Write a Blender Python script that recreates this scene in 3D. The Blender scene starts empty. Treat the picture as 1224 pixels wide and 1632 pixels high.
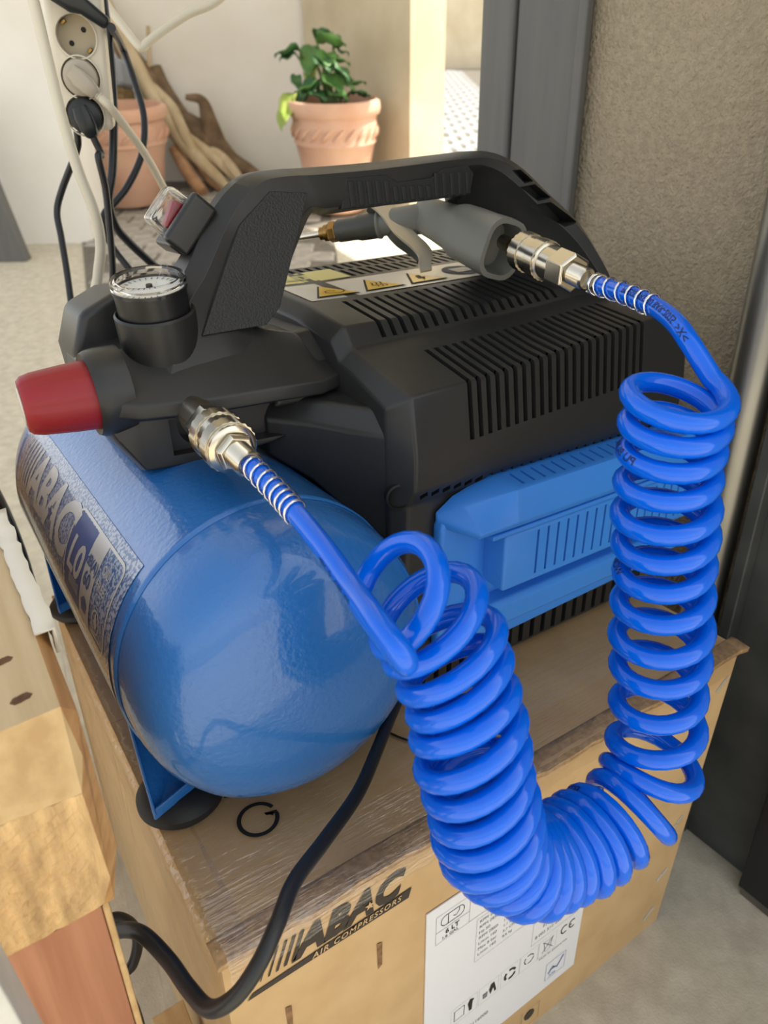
import bpy, bmesh, math, random
from mathutils import Vector, Matrix

V = Vector
random.seed(7)
scene = bpy.context.scene
COL = scene.collection
pi = math.pi

# ------------------------------------------------------------------ camera
PITCH, HEAD, ROLL = math.radians(26.3), math.radians(33.6), math.radians(0.7)
CAM = V((-0.0595, -0.2701, 0.42))
HF = V((math.sin(HEAD), math.cos(HEAD), 0)); R0 = V((math.cos(HEAD), -math.sin(HEAD), 0)); ZU = V((0, 0, 1))
FW = math.cos(PITCH) * HF - math.sin(PITCH) * ZU
U0 = math.sin(PITCH) * HF + math.cos(PITCH) * ZU
UP = math.cos(ROLL) * U0 + math.sin(ROLL) * R0
RT = math.cos(ROLL) * R0 - math.sin(ROLL) * U0
cam = bpy.data.cameras.new('camera')
camo = bpy.data.objects.new('camera', cam); COL.objects.link(camo)
M = Matrix((RT, UP, -FW)).transposed().to_4x4(); M.translation = CAM
camo.matrix_world = M
cam.sensor_fit = 'VERTICAL'; cam.sensor_height = 36.0; cam.lens = 1131.0 / 1632.0 * 36.0
cam.clip_start = 0.02; cam.clip_end = 100
cam.dof.use_dof = True; cam.dof.focus_distance = 0.50; cam.dof.aperture_fstop = 9.0
scene.camera = camo

# ------------------------------------------------------------------ light
w = bpy.data.worlds.new('world'); scene.world = w; w.use_nodes = True
wn = w.node_tree.nodes; wl = w.node_tree.links
bg = wn['Background']
sky = wn.new('ShaderNodeTexSky'); sky.sky_type = 'HOSEK_WILKIE'; sky.turbidity = 7.0; sky.ground_albedo = 0.4
sky.sun_direction = V((0.87, -0.49, 1.43)).normalized()
hsv = wn.new('ShaderNodeHueSaturation'); hsv.inputs['Saturation'].default_value = 0.35
wb_ = wn.new('ShaderNodeMix'); wb_.data_type = 'RGBA'; wb_.blend_type = 'MULTIPLY'; wb_.inputs[0].default_value = 1.0; wb_.inputs[7].default_value = (1.0, 0.965, 0.90, 1)
wl.new(sky.outputs[0], hsv.inputs['Color']); wl.new(hsv.outputs[0], wb_.inputs[6]); wl.new(wb_.outputs[2], bg.inputs['Color'])
bg.inputs['Strength'].default_value = 2.0
sun = bpy.data.lights.new('sun', 'SUN'); sun.energy = 2.2; sun.angle = 0.01; sun.color = (1.0, 0.94, 0.84)
suno = bpy.data.objects.new('sun', sun); COL.objects.link(suno)
suno.rotation_euler = V((0.87, -0.49, 1.43)).to_track_quat('Z', 'Y').to_euler()
scene.view_settings.view_transform = 'Standard'; scene.view_settings.look = 'None'
scene.view_settings.gamma = 1.0; scene.view_settings.use_curve_mapping = False
scene.view_settings.exposure = 2.02

# ------------------------------------------------------------------ materials
MATS = {}
def lin(c):
    return tuple(((x / 255.0) / 12.92 if x / 255.0 <= 0.04045 else ((x / 255.0 + 0.055) / 1.055) ** 2.4) for x in c) + (1.0,)
def mat(name, rgb, rough=0.5, metal=0.0, noise=0.0, nscale=40, bump=0.0, bscale=200, coat=0.0, rgb2=None,
        transmission=0.0, alpha=1.0, sss=0.0, spec=0.5, ior=1.45, stretch=None, detail=4, bdist=0.001, thr=None, emit=None):
    m = bpy.data.materials.new(name); m.use_nodes = True
    nt = m.node_tree; b = nt.nodes['Principled BSDF']
    col = lin(rgb); b.inputs['Base Color'].default_value = col
    b.inputs['Roughness'].default_value = rough; b.inputs['Metallic'].default_value = metal
    b.inputs['Coat Weight'].default_value = coat; b.inputs['Coat Roughness'].default_value = 0.06
    b.inputs['Transmission Weight'].default_value = transmission; b.inputs['Alpha'].default_value = alpha
    b.inputs['IOR'].default_value = ior; b.inputs['Specular IOR Level'].default_value = spec
    if sss:
        b.inputs['Subsurface Weight'].default_value = sss; b.inputs['Subsurface Scale'].default_value = 0.004
        b.inputs['Subsurface Radius'].default_value = (0.3, 0.6, 1.0)
    tc = nt.nodes.new('ShaderNodeTexCoord')
    mp = nt.nodes.new('ShaderNodeMapping'); nt.links.new(tc.outputs['Object'], mp.inputs['Vector'])
    if stretch: mp.inputs['Scale'].default_value = stretch
    if rgb2 is not None:
        n = nt.nodes.new('ShaderNodeTexNoise'); n.inputs['Scale'].default_value = nscale; n.inputs['Detail'].default_value = detail
        nt.links.new(mp.outputs[0], n.inputs['Vector'])
        r = nt.nodes.new('ShaderNodeValToRGB')
        lo, hi = thr if thr else (0.35, 0.65)
        r.color_ramp.elements[0].position = lo; r.color_ramp.elements[1].position = hi
        r.color_ramp.elements[0].color = col; r.color_ramp.elements[1].color = lin(rgb2)
        nt.links.new(n.outputs['Fac'], r.inputs[0]); nt.links.new(r.outputs[0], b.inputs['Base Color'])
    if bump:
        n2 = nt.nodes.new('ShaderNodeTexNoise'); n2.inputs['Scale'].default_value = bscale; n2.inputs['Detail'].default_value = 3
        nt.links.new(mp.outputs[0] if stretch else tc.outputs['Object'], n2.inputs['Vector'])
        bp = nt.nodes.new('ShaderNodeBump'); bp.inputs['Strength'].default_value = bump; bp.inputs['Distance'].default_value = bdist
        nt.links.new(n2.outputs['Fac'], bp.inputs['Height']); nt.links.new(bp.outputs[0], b.inputs['Normal'])
    MATS[name] = m
    return m
def wood(name, c1, c2, axis, ring=120, rough=0.75, scale=(1, 1, 1), bump=0.35):
    m = bpy.data.materials.new(name); m.use_nodes = True
    nt = m.node_tree; b = nt.nodes['Principled BSDF']; b.inputs['Roughness'].default_value = rough
    tc = nt.nodes.new('ShaderNodeTexCoord'); mp = nt.nodes.new('ShaderNodeMapping'); mp.inputs['Scale'].default_value = scale
    nt.links.new(tc.outputs['Object'], mp.inputs['Vector'])
    wv = nt.nodes.new('ShaderNodeTexWave'); wv.bands_direction = axis; wv.inputs['Scale'].default_value = ring
    wv.inputs['Distortion'].default_value = 3.0; wv.inputs['Detail'].default_value = 3; wv.inputs['Detail Scale'].default_value = 0.6
    nt.links.new(mp.outputs[0], wv.inputs['Vector'])
    n = nt.nodes.new('ShaderNodeTexNoise'); n.inputs['Scale'].default_value = 60; n.inputs['Detail'].default_value = 6
    nt.links.new(mp.outputs[0], n.inputs['Vector'])
    mx = nt.nodes.new('ShaderNodeMix'); mx.data_type = 'FLOAT'; mx.inputs[0].default_value = 0.45
    nt.links.new(wv.outputs['Fac'], mx.inputs[2]); nt.links.new(n.outputs['Fac'], mx.inputs[3])
    r = nt.nodes.new('ShaderNodeValToRGB'); r.color_ramp.elements[0].color = lin(c1); r.color_ramp.elements[1].color = lin(c2)
    r.color_ramp.elements[0].position = 0.2; r.color_ramp.elements[1].position = 0.75
    nt.links.new(mx.outputs[0], r.inputs[0]); nt.links.new(r.outputs[0], b.inputs['Base Color'])
    bp = nt.nodes.new('ShaderNodeBump'); bp.inputs['Strength'].default_value = bump; bp.inputs['Distance'].default_value = 0.001
    nt.links.new(mx.outputs[0], bp.inputs['Height']); nt.links.new(bp.outputs[0], b.inputs['Normal'])
    MATS[name] = m; return m

mat('black_plastic', (39, 39, 38), 0.36, bump=0.10, bscale=900, bdist=0.0005)
mat('black_grain', (42, 42, 41), 0.55, bump=0.9, bscale=620, bdist=0.0012)
mat('black_smooth', (26, 27, 29), 0.35)
mat('black_rubber', (24, 24, 24), 0.55, bump=0.1, bscale=300)
mat('grip_rubber', (28, 29, 30), 0.65, bump=0.3, bscale=900, bdist=0.0005)
mat('blue_paint', (38, 104, 174), 0.26, coat=0.6, bump=0.5, bscale=260, bdist=0.0012)
mat('blue_plastic', (56, 130, 218), 0.40, bump=0.08, bscale=900, bdist=0.0004)
mat('hose_blue', (0, 98, 222), 0.12, sss=0.12, coat=0.15)
mat('nickel', (205, 198, 182), 0.20, metal=1.0)
mat('nickel_dull', (170, 163, 150), 0.32, metal=1.0, bump=0.2, bscale=900, bdist=0.0003)
mat('steel_wire', (225, 225, 225), 0.15, metal=1.0)
mat('trigger_metal', (226, 216, 196), 0.32, metal=0.75)
mat('brass', (150, 118, 70), 0.28, metal=1.0)
mat('staple', (205, 205, 198), 0.3, metal=0.4)
mat('dark_bore', (15, 15, 15), 0.6)
mat('red_plastic', (140, 28, 34), 0.42, bump=0.08, bscale=600, bdist=0.0005)
mat('red_rocker', (150, 30, 40), 0.35)
mat('clear_plastic', (245, 245, 245), 0.05, transmission=1.0, ior=1.3)
mat('white_dial', (236, 236, 230), 0.4)
mat('ink', (30, 29, 28), 0.6)
mat('hose_ink', (6, 30, 84), 0.5)
mat('grey_ink', (120, 120, 124), 0.6)
mat('blue_ink', (80, 110, 165), 0.6)
mat('box_ink', (58, 50, 42), 0.6)
mat('label_white', (226, 226, 228), 0.45)
mat('warn_white', (214, 208, 196), 0.25, coat=0.3)
mat('warn_yellow', (222, 176, 24), 0.3, coat=0.3)
mat('pale_yellow', (216, 204, 130), 0.4)
mat('pale_yellow_dark', (190, 184, 130), 0.4)
mat('decal_silver', (196, 194, 190), 0.35, metal=0.25)
mat('decal_field', (62, 92, 142), 0.3, rgb2=(160, 168, 182), nscale=430, thr=(0.44, 0.56), coat=0.5, detail=2)
mat('decal_blue', (52, 84, 140), 0.3, coat=0.4)
mat('cardboard', (200, 168, 122), 0.8, rgb2=(190, 157, 111), nscale=22, bump=0.15, bscale=90)
mat('torn_card', (112, 82, 54), 0.9, rgb2=(150, 114, 78), nscale=120)
mat('cardboard_edge', (186, 152, 110), 0.85, rgb2=(158, 126, 88), nscale=200)
def film(name, amount, bscale, stretch, tint, rough=0.12, smooth=False):
    m = mat(name, (240, 236, 228), 0.10, bump=0.8, bscale=bscale, stretch=stretch, bdist=0.004)
    nt = m.node_tree; b = nt.nodes['Principled BSDF']; out = nt.nodes['Material Output']
    tr = nt.nodes.new('ShaderNodeBsdfTransparent'); tr.inputs[0].default_value = tint
    gl = nt.nodes.new('ShaderNodeBsdfGlossy'); gl.inputs['Roughness'].default_value = rough; gl.inputs['Color'].default_value = (1, 1, 1, 1)
    bp = [n for n in nt.nodes if n.type == 'BUMP'][0]; 
    if not smooth: nt.links.new(bp.outputs[0], gl.inputs['Normal'])
    mx = nt.nodes.new('ShaderNodeMixShader'); mx.inputs[0].default_value = amount
    nt.links.new(tr.outputs[0], mx.inputs[1]); nt.links.new(gl.outputs[0], mx.inputs[2]); nt.links.new(mx.outputs[0], out.inputs[0])
    nt.nodes.remove(b)
film('clear_shell', 0.11, 5, (1, 1, 1), (.96, .965, .96, 1), 0.03, True)
film('film', 0.10, 40, (1, 5, 5), (.97, .97, .97, 1))
film('film_crease', 0.11, 110, (0.3, 4, 4), (.96, .95, .94, 1))
mat('concrete', (208, 200, 180), 0.85, rgb2=(184, 175, 156), nscale=38, bump=0.35, bscale=420, detail=10, bdist=0.002, thr=(0.3, 0.72))
mat('plaster', (166, 152, 128), 0.9, rgb2=(152, 139, 117), nscale=120, bump=1.0, bscale=230, bdist=0.004)
mat('white_wall', (236, 232, 224), 0.85, rgb2=(228, 223, 213), nscale=2.5, bump=0.15, bscale=60)
mat('beige_wall', (206, 194, 168), 0.85, rgb2=(194, 180, 152), nscale=4)
mat('stone', (176, 168, 156), 0.85, rgb2=(150, 143, 133), nscale=20, bump=0.4, bscale=60, bdist=0.004)
mat('stone_grey', (170, 170, 168), 0.85, rgb2=(135, 136, 136), nscale=14, bump=0.4, bscale=40, bdist=0.004)
mat('mortar', (120, 113, 102), 0.95, rgb2=(100, 95, 86), nscale=40)
mat('grey_paint', (98, 97, 93), 0.5, rgb2=(90, 89, 86), nscale=12, stretch=(4, 4, 0.4))
mat('dark_steel', (78, 79, 76), 0.5, rgb2=(54, 56, 55), nscale=10)
mat('galvanised', (150, 148, 142), 0.35, metal=0.9, rgb2=(110, 110, 106), nscale=8, stretch=(1, 1, 0.3))
mat('slate', (84, 90, 102), 0.6)
mat('terracotta', (212, 172, 148), 0.8, rgb2=(202, 156, 130), nscale=5, bump=0.15, bscale=90)
mat('terracotta_inside', (176, 116, 84), 0.9)
mat('soil', (70, 56, 44), 0.95, bump=1.0, bscale=50, bdist=0.01)
mat('leaf', (74, 116, 58), 0.4, rgb2=(104, 146, 80), nscale=8)
mat('leaf_dark', (52, 94, 56), 0.4, rgb2=(78, 118, 72), nscale=8)
mat('leaf_lime', (140, 168, 66), 0.5, rgb2=(170, 180, 90), nscale=8)
mat('stem', (96, 120, 66), 0.6)
mat('bark_pale', (206, 188, 156), 0.85, rgb2=(182, 160, 126), nscale=14, bump=0.4, bscale=50, stretch=(1, 1, 0.3))
mat('bark_tan', (190, 150, 112), 0.85, rgb2=(164, 122, 88), nscale=14, bump=0.4, bscale=50)
mat('bark_brown', (134, 112, 88), 0.9, rgb2=(104, 84, 64), nscale=14, bump=0.8, bscale=40, bdist=0.01)
mat('cream_plastic', (216, 208, 190), 0.45)
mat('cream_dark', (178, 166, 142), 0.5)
mat('beige_plug', (176, 166, 150), 0.45)
mat('white_cable', (206, 198, 178), 0.45)
mat('black_cable', (30, 31, 34), 0.4)
mat('black_plug', (32, 36, 38), 0.35)
mat('yellow_green', (170, 160, 50), 0.5)
mat('timber_top', (206, 184, 148), 0.75, rgb2=(188, 162, 122), nscale=1.0, stretch=(70, 5, 70), bump=0.15, bscale=2, detail=6)
mat('timber_side', (222, 174, 112), 0.75, rgb2=(190, 138, 82), nscale=1.0, stretch=(90, 8, 90), bump=0.2, bscale=2, detail=6)
mat('timber_end', (228, 190, 134), 0.85, rgb2=(184, 150, 104), nscale=1.0, stretch=(110, 40, 26), bump=0.8, bscale=5, detail=8, bdist=0.002)
mat('red_board', (188, 134, 102), 0.75, rgb2=(164, 110, 80), nscale=1.0, stretch=(90, 90, 4), bump=0.2, bscale=2, detail=6)
mat('pale_board', (214, 182, 130), 0.75, rgb2=(190, 154, 104), nscale=1.0, stretch=(70, 30, 70), bump=0.3, bscale=2, detail=6)
mat('white_board', (216, 214, 206), 0.6, rgb2=(200, 198, 190), nscale=30)
mat('gun_grey', (108, 108, 102), 0.42, bump=0.08, bscale=700, bdist=0.0004)
mat('gun_dark', (62, 62, 58), 0.45)
mat('wicker', (140, 118, 78), 0.8, rgb2=(96, 78, 50), nscale=60, bump=0.8, bscale=80, bdist=.01)
mat('slate_pale', (142, 148, 156), 0.6)
mat('knot', (120, 86, 56), 0.8, rgb2=(86, 60, 40), nscale=60)

# ------------------------------------------------------------------ mesh helpers
def link(name, me, m, parent=None, smooth=True, angle=35, wn_=False):
    o = bpy.data.objects.new(name, me); COL.objects.link(o)
    if m is not None: me.materials.append(MATS[m])
    if smooth:
        me.polygons.foreach_set('use_smooth', [True] * len(me.polygons))
        if not wn_:
            me.set_sharp_from_angle(angle=math.radians(angle))
        else:
            md = o.modifiers.new('wn', 'WEIGHTED_NORMAL'); md.keep_sharp = True; md.weight = 80
    if parent is not None: o.parent = parent
    return o
def raw(verts, faces):
    me = bpy.data.meshes.new('m'); me.from_pydata([tuple(v) for v in verts], [], faces); me.update(); return me
def obj(name, verts, faces, m, parent=None, bevel=0, seg=3, smooth=True, angle=35, bang=25, fix=True):
    me = raw(verts, faces)
    bm = bmesh.new(); bm.from_mesh(me)
    if fix: bmesh.ops.recalc_face_normals(bm, faces=bm.faces)
    if bevel:
        es = [e for e in bm.edges if len(e.link_faces) == 2 and e.calc_face_angle(0) > math.radians(bang)]
        bmesh.ops.bevel(bm, geom=es, offset=bevel, segments=seg, profile=0.5, affect='EDGES', clamp_overlap=True)
    if bevel:
        bmesh.ops.remove_doubles(bm, verts=bm.verts, dist=1e-6); bmesh.ops.dissolve_degenerate(bm, edges=bm.edges, dist=1e-6)
        bmesh.ops.recalc_face_normals(bm, faces=bm.faces)
    bm.to_mesh(me); bm.free()
    return link(name, me, m, parent, smooth, angle, wn_=bool(bevel) and smooth)
def boxvf(x0, x1, y0, y1, z0, z1):
    v = [(x0, y0, z0), (x1, y0, z0), (x1, y1, z0), (x0, y1, z0), (x0, y0, z1), (x1, y0, z1), (x1, y1, z1), (x0, y1, z1)]
    return v, [(0, 3, 2, 1), (4, 5, 6, 7), (0, 1, 5, 4), (1, 2, 6, 5), (2, 3, 7, 6), (3, 0, 4, 7)]
def box(name, x0, x1, y0, y1, z0, z1, m, parent=None, bevel=0, seg=2):
    v, f = boxvf(x0, x1, y0, y1, z0, z1)
    return obj(name, v, f, m, parent, bevel, seg, smooth=bool(bevel))
def obox(o, ax, ay, az, sx, sy, sz):
    """oriented box, o centre, unit axes"""
    v, f = boxvf(-sx / 2, sx / 2, -sy / 2, sy / 2, -sz / 2, sz / 2)
    return [V(o) + V(ax) * a + V(ay) * b + V(az) * c for a, b, c in v], f
def merge(parts):
    vs, fs = [], []
    for v, f in parts:
        n = len(vs); vs += list(v); fs += [tuple(i + n for i in q) for q in f]
    return vs, fs
def prism(poly, fn, d0, d1):
    """poly 2D -> fn(a,b,d)"""
    n = len(poly)
    v = [fn(a, b, d0) for a, b in poly] + [fn(a, b, d1) for a, b in poly]
    f = [tuple(range(n))[::-1], tuple(range(n, 2 * n))] + [(i, (i + 1) % n, n + (i + 1) % n, n + i) for i in range(n)]
    return v, f
def catmull(pts, n=8):
    P = [V(p) for p in pts]; P = [2 * P[0] - P[1]] + P + [2 * P[-1] - P[-2]]
    out = []
    for i in range(1, len(P) - 2):
        for k in range(n):
            t = k / n; a, b, c, d = P[i - 1], P[i], P[i + 1], P[i + 2]
            out.append(0.5 * ((2 * b) + (c - a) * t + (2 * a - 5 * b + 4 * c - d) * t * t + (3 * b - a - 3 * c + d) * t ** 3))
    out.append(P[-2]); return out
def frames(pts):
    T = []
    for i in range(len(pts)):
        a = pts[max(i - 1, 0)]; b = pts[min(i + 1, len(pts) - 1)]; T.append((b - a).normalized())
    n = T[0].orthogonal().normalized(); N = [n]
    for i in range(1, len(pts)):
        q = T[i - 1].rotation_difference(T[i]); n = q @ N[-1]
        n = (n - T[i] * n.dot(T[i])).normalized(); N.append(n)
    return T, N, [T[i].cross(N[i]) for i in range(len(pts))]
def tubevf(pts, r, seg=12, cap=True):
    T, N, B = frames(pts); v, f = [], []
    rr = r if isinstance(r, (list, tuple)) else [r] * len(pts)
    for p, n, b, q in zip(pts, N, B, rr):
        for k in range(seg):
            a = 2 * pi * k / seg; v.append(p + q * (math.cos(a) * n + math.sin(a) * b))
    for i in range(len(pts) - 1):
        for k in range(seg):
            f.append((i * seg + k, i * seg + (k + 1) % seg, (i + 1) * seg + (k + 1) % seg, (i + 1) * seg + k))
    if cap:
        f.append(tuple(range(seg))[::-1]); f.append(tuple(range((len(pts) - 1) * seg, len(pts) * seg)))
    return v, f
def tube(name, pts, r, m, parent=None, n=8, seg=12, smooth_path=True):
    P = catmull(pts, n) if smooth_path else [V(p) for p in pts]
    if isinstance(r, (list, tuple)):
        k = len(r) - 1; rr = []
        for i in range(len(P)):
            t = i / (len(P) - 1) * k; j = min(int(t), k - 1); rr.append(r[j] + (r[j + 1] - r[j]) * (t - j))
        r = rr
    v, f = tubevf(P, r, seg); return obj(name, v, f, m, parent, angle=60)
def lathevf(prof, o, d, seg=32, up=None, rad=None, cap=True):
    """prof: list of (radius, height along d)"""
    o = V(o); d = V(d).normalized(); n = (V(up) - d * V(up).dot(d)).normalized() if up else d.orthogonal().normalized(); b = d.cross(n)
    v, f = [], []
    for i, (r, h) in enumerate(prof):
        for k in range(seg):
            a = 2 * pi * k / seg; q = rad(a, i, r) if rad else r
            v.append(o + d * h + q * (math.cos(a) * n + math.sin(a) * b))
    for i in range(len(prof) - 1):
        for k in range(seg):
            f.append((i * seg + k, i * seg + (k + 1) % seg, (i + 1) * seg + (k + 1) % seg, (i + 1) * seg + k))
    if cap: f.append(tuple(range(seg))[::-1]); f.append(tuple(range((len(prof) - 1) * seg, len(prof) * seg)))
    return v, f
def lathe(name, prof, o, d, m, parent=None, seg=32, angle=35, **k):
    v, f = lathevf(prof, o, d, seg, **k); return obj(name, v, f, m, parent, angle=angle)
def loft(name, rings, m, parent=None, bevel=0, seg=3, caps=True, angle=35):
    n = len(rings[0]); v = [p for r in rings for p in r]; f = []
    for i in range(len(rings) - 1):
        for k in range(n):
            f.append((i * n + k, i * n + (k + 1) % n, (i + 1) * n + (k + 1) % n, (i + 1) * n + k))
    if caps: f.append(tuple(range(n))[::-1]); f.append(tuple(range((len(rings) - 1) * n, len(rings) * n)))
    return obj(name, v, f, m, parent, bevel, seg, angle=angle)
def cut(o, parts):
    vs, fs = merge(parts)
    me = raw(vs, fs); bm = bmesh.new(); bm.from_mesh(me); bmesh.ops.recalc_face_normals(bm, faces=bm.faces); bm.to_mesh(me); bm.free()
    c = bpy.data.objects.new('cutter', me); COL.objects.link(c)
    wnm = [m for m in o.modifiers]
    for m_ in wnm: o.modifiers.remove(m_)
    md = o.modifiers.new('b', 'BOOLEAN'); md.operation = 'DIFFERENCE'; md.solver = 'EXACT'; md.object = c; md.use_hole_tolerant = True; md.use_self = True
    bpy.context.view_layer.update()
    dg = bpy.context.evaluated_depsgraph_get()
    nm = bpy.data.meshes.new_from_object(o.evaluated_get(dg))
    o.modifiers.clear(); old = o.data; o.data = nm
    bpy.data.objects.remove(c); bpy.data.meshes.remove(old)
    nm.polygons.foreach_set('use_smooth', [True] * len(nm.polygons)); nm.set_sharp_from_angle(angle=math.radians(32))
    return o
def empty(name, loc=(0, 0, 0)):
    o = bpy.data.objects.new(name, None); COL.objects.link(o); o.empty_display_size = 0.02; o['_anchor'] = 1
    o.location = loc; del o['_anchor']; return o
def rebase(root, loc):
    """put the empty at the base of its thing, keeping the parts where they are"""
    root.location = loc
    for c in root.children: c.location = c.location - V(loc)
def tag(o, label, cat, group=None):
    o['label'] = label; o['category'] = cat
    if group: o['group'] = group
    return o
def struct(o): o['kind'] = 'structure'; return o
_tc = {}
def text2d(s, size, bold=0.0, shear=0.0, step=None, spacing=1.0):
    key = (s, size, bold, shear, step, spacing)
    if key in _tc: return _tc[key]
    c = bpy.data.curves.new('t', 'FONT'); c.body = s; c.size = size; c.offset = bold; c.shear = shear; c.space_character = spacing
    c.resolution_u = 3
    o = bpy.data.objects.new('t', c); COL.objects.link(o)
    bpy.context.view_layer.update()
    me = bpy.data.meshes.new_from_object(o.evaluated_get(bpy.context.evaluated_depsgraph_get()))
    bpy.data.objects.remove(o); bpy.data.curves.remove(c)
    bm = bmesh.new(); bm.from_mesh(me); bmesh.ops.remove_doubles(bm, verts=bm.verts, dist=1e-7)
    if step:
        for ax in (0, 1):
            lo = min(q.co[ax] for q in bm.verts); hi = max(q.co[ax] for q in bm.verts)
            k = lo + step
            while k < hi:
                p = [0, 0, 0]; p[ax] = k; nn = [0, 0, 0]; nn[ax] = 1
                bmesh.ops.bisect_plane(bm, geom=bm.verts[:] + bm.edges[:] + bm.faces[:], plane_co=p, plane_no=nn); k += step
    bm.verts.ensure_lookup_table()
    v = [(q.co.x, q.co.y) for q in bm.verts]; f = [tuple(x.index for x in q.verts) for q in bm.faces]
    bm.free(); bpy.data.meshes.remove(me)
    _tc[key] = (v, f); return v, f
def grid2d(a0, a1, b0, b1, na, nb):
    v = [(a0 + (a1 - a0) * i / na, b0 + (b1 - b0) * j / nb) for j in range(nb + 1) for i in range(na + 1)]
    f = [(j * (na + 1) + i, j * (na + 1) + i + 1, (j + 1) * (na + 1) + i + 1, (j + 1) * (na + 1) + i) for j in range(nb) for i in range(na)]
    return v, f
def line2d(pts, wd, closed=False):
    P = [V((a, b)) for a, b in pts]; v, f = [], []; n = len(P)
    for i in range(n):
        a = P[i - 1] if (i > 0 or closed) else P[i]; b = P[(i + 1) % n] if (i < n - 1 or closed) else P[i]
        t = (b - a).normalized(); nn = V((-t.y, t.x)) * wd / 2
        v += [tuple(P[i] + nn), tuple(P[i] - nn)]
    for i in range(n if closed else n - 1):
        j = (i + 1) % n; f.append((2 * i, 2 * i + 1, 2 * j + 1, 2 * j))
    return v, f
def rrect2d(a0, a1, b0, b1, r, k=4):
    out = []
    for cx, cy, s in ((a1 - r, b1 - r, 0), (a0 + r, b1 - r, 1), (a0 + r, b0 + r, 2), (a1 - r, b0 + r, 3)):
        for i in range(k + 1):
            a = (s + i / k) * pi / 2; out.append((cx + r * math.cos(a), cy + r * math.sin(a)))
    return out
def flat(name, vf, fn, m, parent):
    v, f = vf; return obj(name, [fn(a, b) for a, b in v], f, m, parent, smooth=True, angle=80, fix=False)
def shift(vf, da, db): return [(a + da, b + db) for a, b in vf[0]], vf[1]
def star2d(cx, cy, r):
    return [(cx + (r if i % 2 == 0 else r * .42) * math.sin(i * pi / 5), cy + (r if i % 2 == 0 else r * .42) * math.cos(i * pi / 5)) for i in range(10)]
def poly2d(pts): return pts, [tuple(range(len(pts)))]

# ------------------------------------------------------------------ setting
def W(a, b, z): return V((CAM.x, CAM.y, 0)) + R0 * a + HF * b + V((0, 0, z))   # a across, b along the driveway
FZ = -0.38
def gz(b): return FZ if b < 0.95 else FZ + 0.176 * (b - 0.95)
bs = [-3, -1, 0.95, 2, 4, 8, 15]
v = []; f = []
for b in bs: v += [W(-6, b, gz(b)), W(6, b, gz(b)), W(-6, b, gz(b) - .1), W(6, b, gz(b) - .1)]
for i in range(len(bs) - 1):
    k = 4 * i
    f += [(k, k + 1, k + 5, k + 4), (k + 2, k + 6, k + 7, k + 3), (k, k + 4, k + 6, k + 2), (k + 1, k + 3, k + 7, k + 5)]
f += [(0, 2, 3, 1), (24, 25, 27, 26)]
struct(obj('floor', v, f, 'concrete', smooth=False))

def wbox(name, a0, a1, b0, b1, z0, z1, m, bevel=0):
    v, f = boxvf(a0, a1, b0, b1, z0, z1)
    return obj(name, [W(*p) for p in v], f, m, None, bevel, 2, smooth=bool(bevel))
struct(wbox('wall_back', -4.2, 0.05, 4.92, 5.1, 0.0, 2.38, 'white_wall'))
struct(wbox('wall_left', -2.6, -1.37, 3.6, 3.85, 0.0, 2.38, 'white_wall'))
# column between courtyard and street
c = W(0.152, 4.0, 0)
struct(box('wall_column', c.x, c.x + .21, c.y, c.y + 1.05, 0.1, 3.2, 'beige_wall'))
struct(wbox('wall_street', -1.5, 6, 12.4, 12.7, 1.0, 5.0, 'beige_wall'))
d1 = struct(wbox('trim_2', -0.335, -0.222, 4.80, 4.9, 0.2, 2.38, 'slate', .01))
# leaning grey slab at the foot of the white wall
v, f = obox(W(-1.745, 3.35, 0.36), (R0 + ZU * .2).normalized(), HF, (ZU - R0 * .2).normalized(), .22, .06, .70)
o = obj('door_edge', v, f, 'grey_paint', None, .006, 2)
tag(o, 'dark slate coloured door edge leaning against the white wall at far left', 'door')
# right hand plaster wall and the grey door frame
struct(box('wall_right', .665, .86, -.8, .388, FZ, 2.38, 'plaster'))
g = struct(box('trim_1', .655, .80, .388, .50, FZ, 2.38, 'grey_paint', None, .004))
box('frame_flange', .650, .80, .503, .562, FZ, 2.38, 'grey_paint', g, .006)
box('frame_lip', .645, .657, .380, .394, FZ, 2.38, 'grey_paint', g, .003)
struct(box('sun_block_slab', -.4, 2.72, 2.51, 3.4, 2.38, 2.5, 'white_wall'))  # unseen slab, added to keep sun patches off the courtyard floor and wall
struct(box('ceiling', -0.55, 3.1, -0.12, 2.5, 2.38, 2.5, 'white_wall'))  # unseen garage ceiling, stretched out over the courtyard to block the sun

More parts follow.
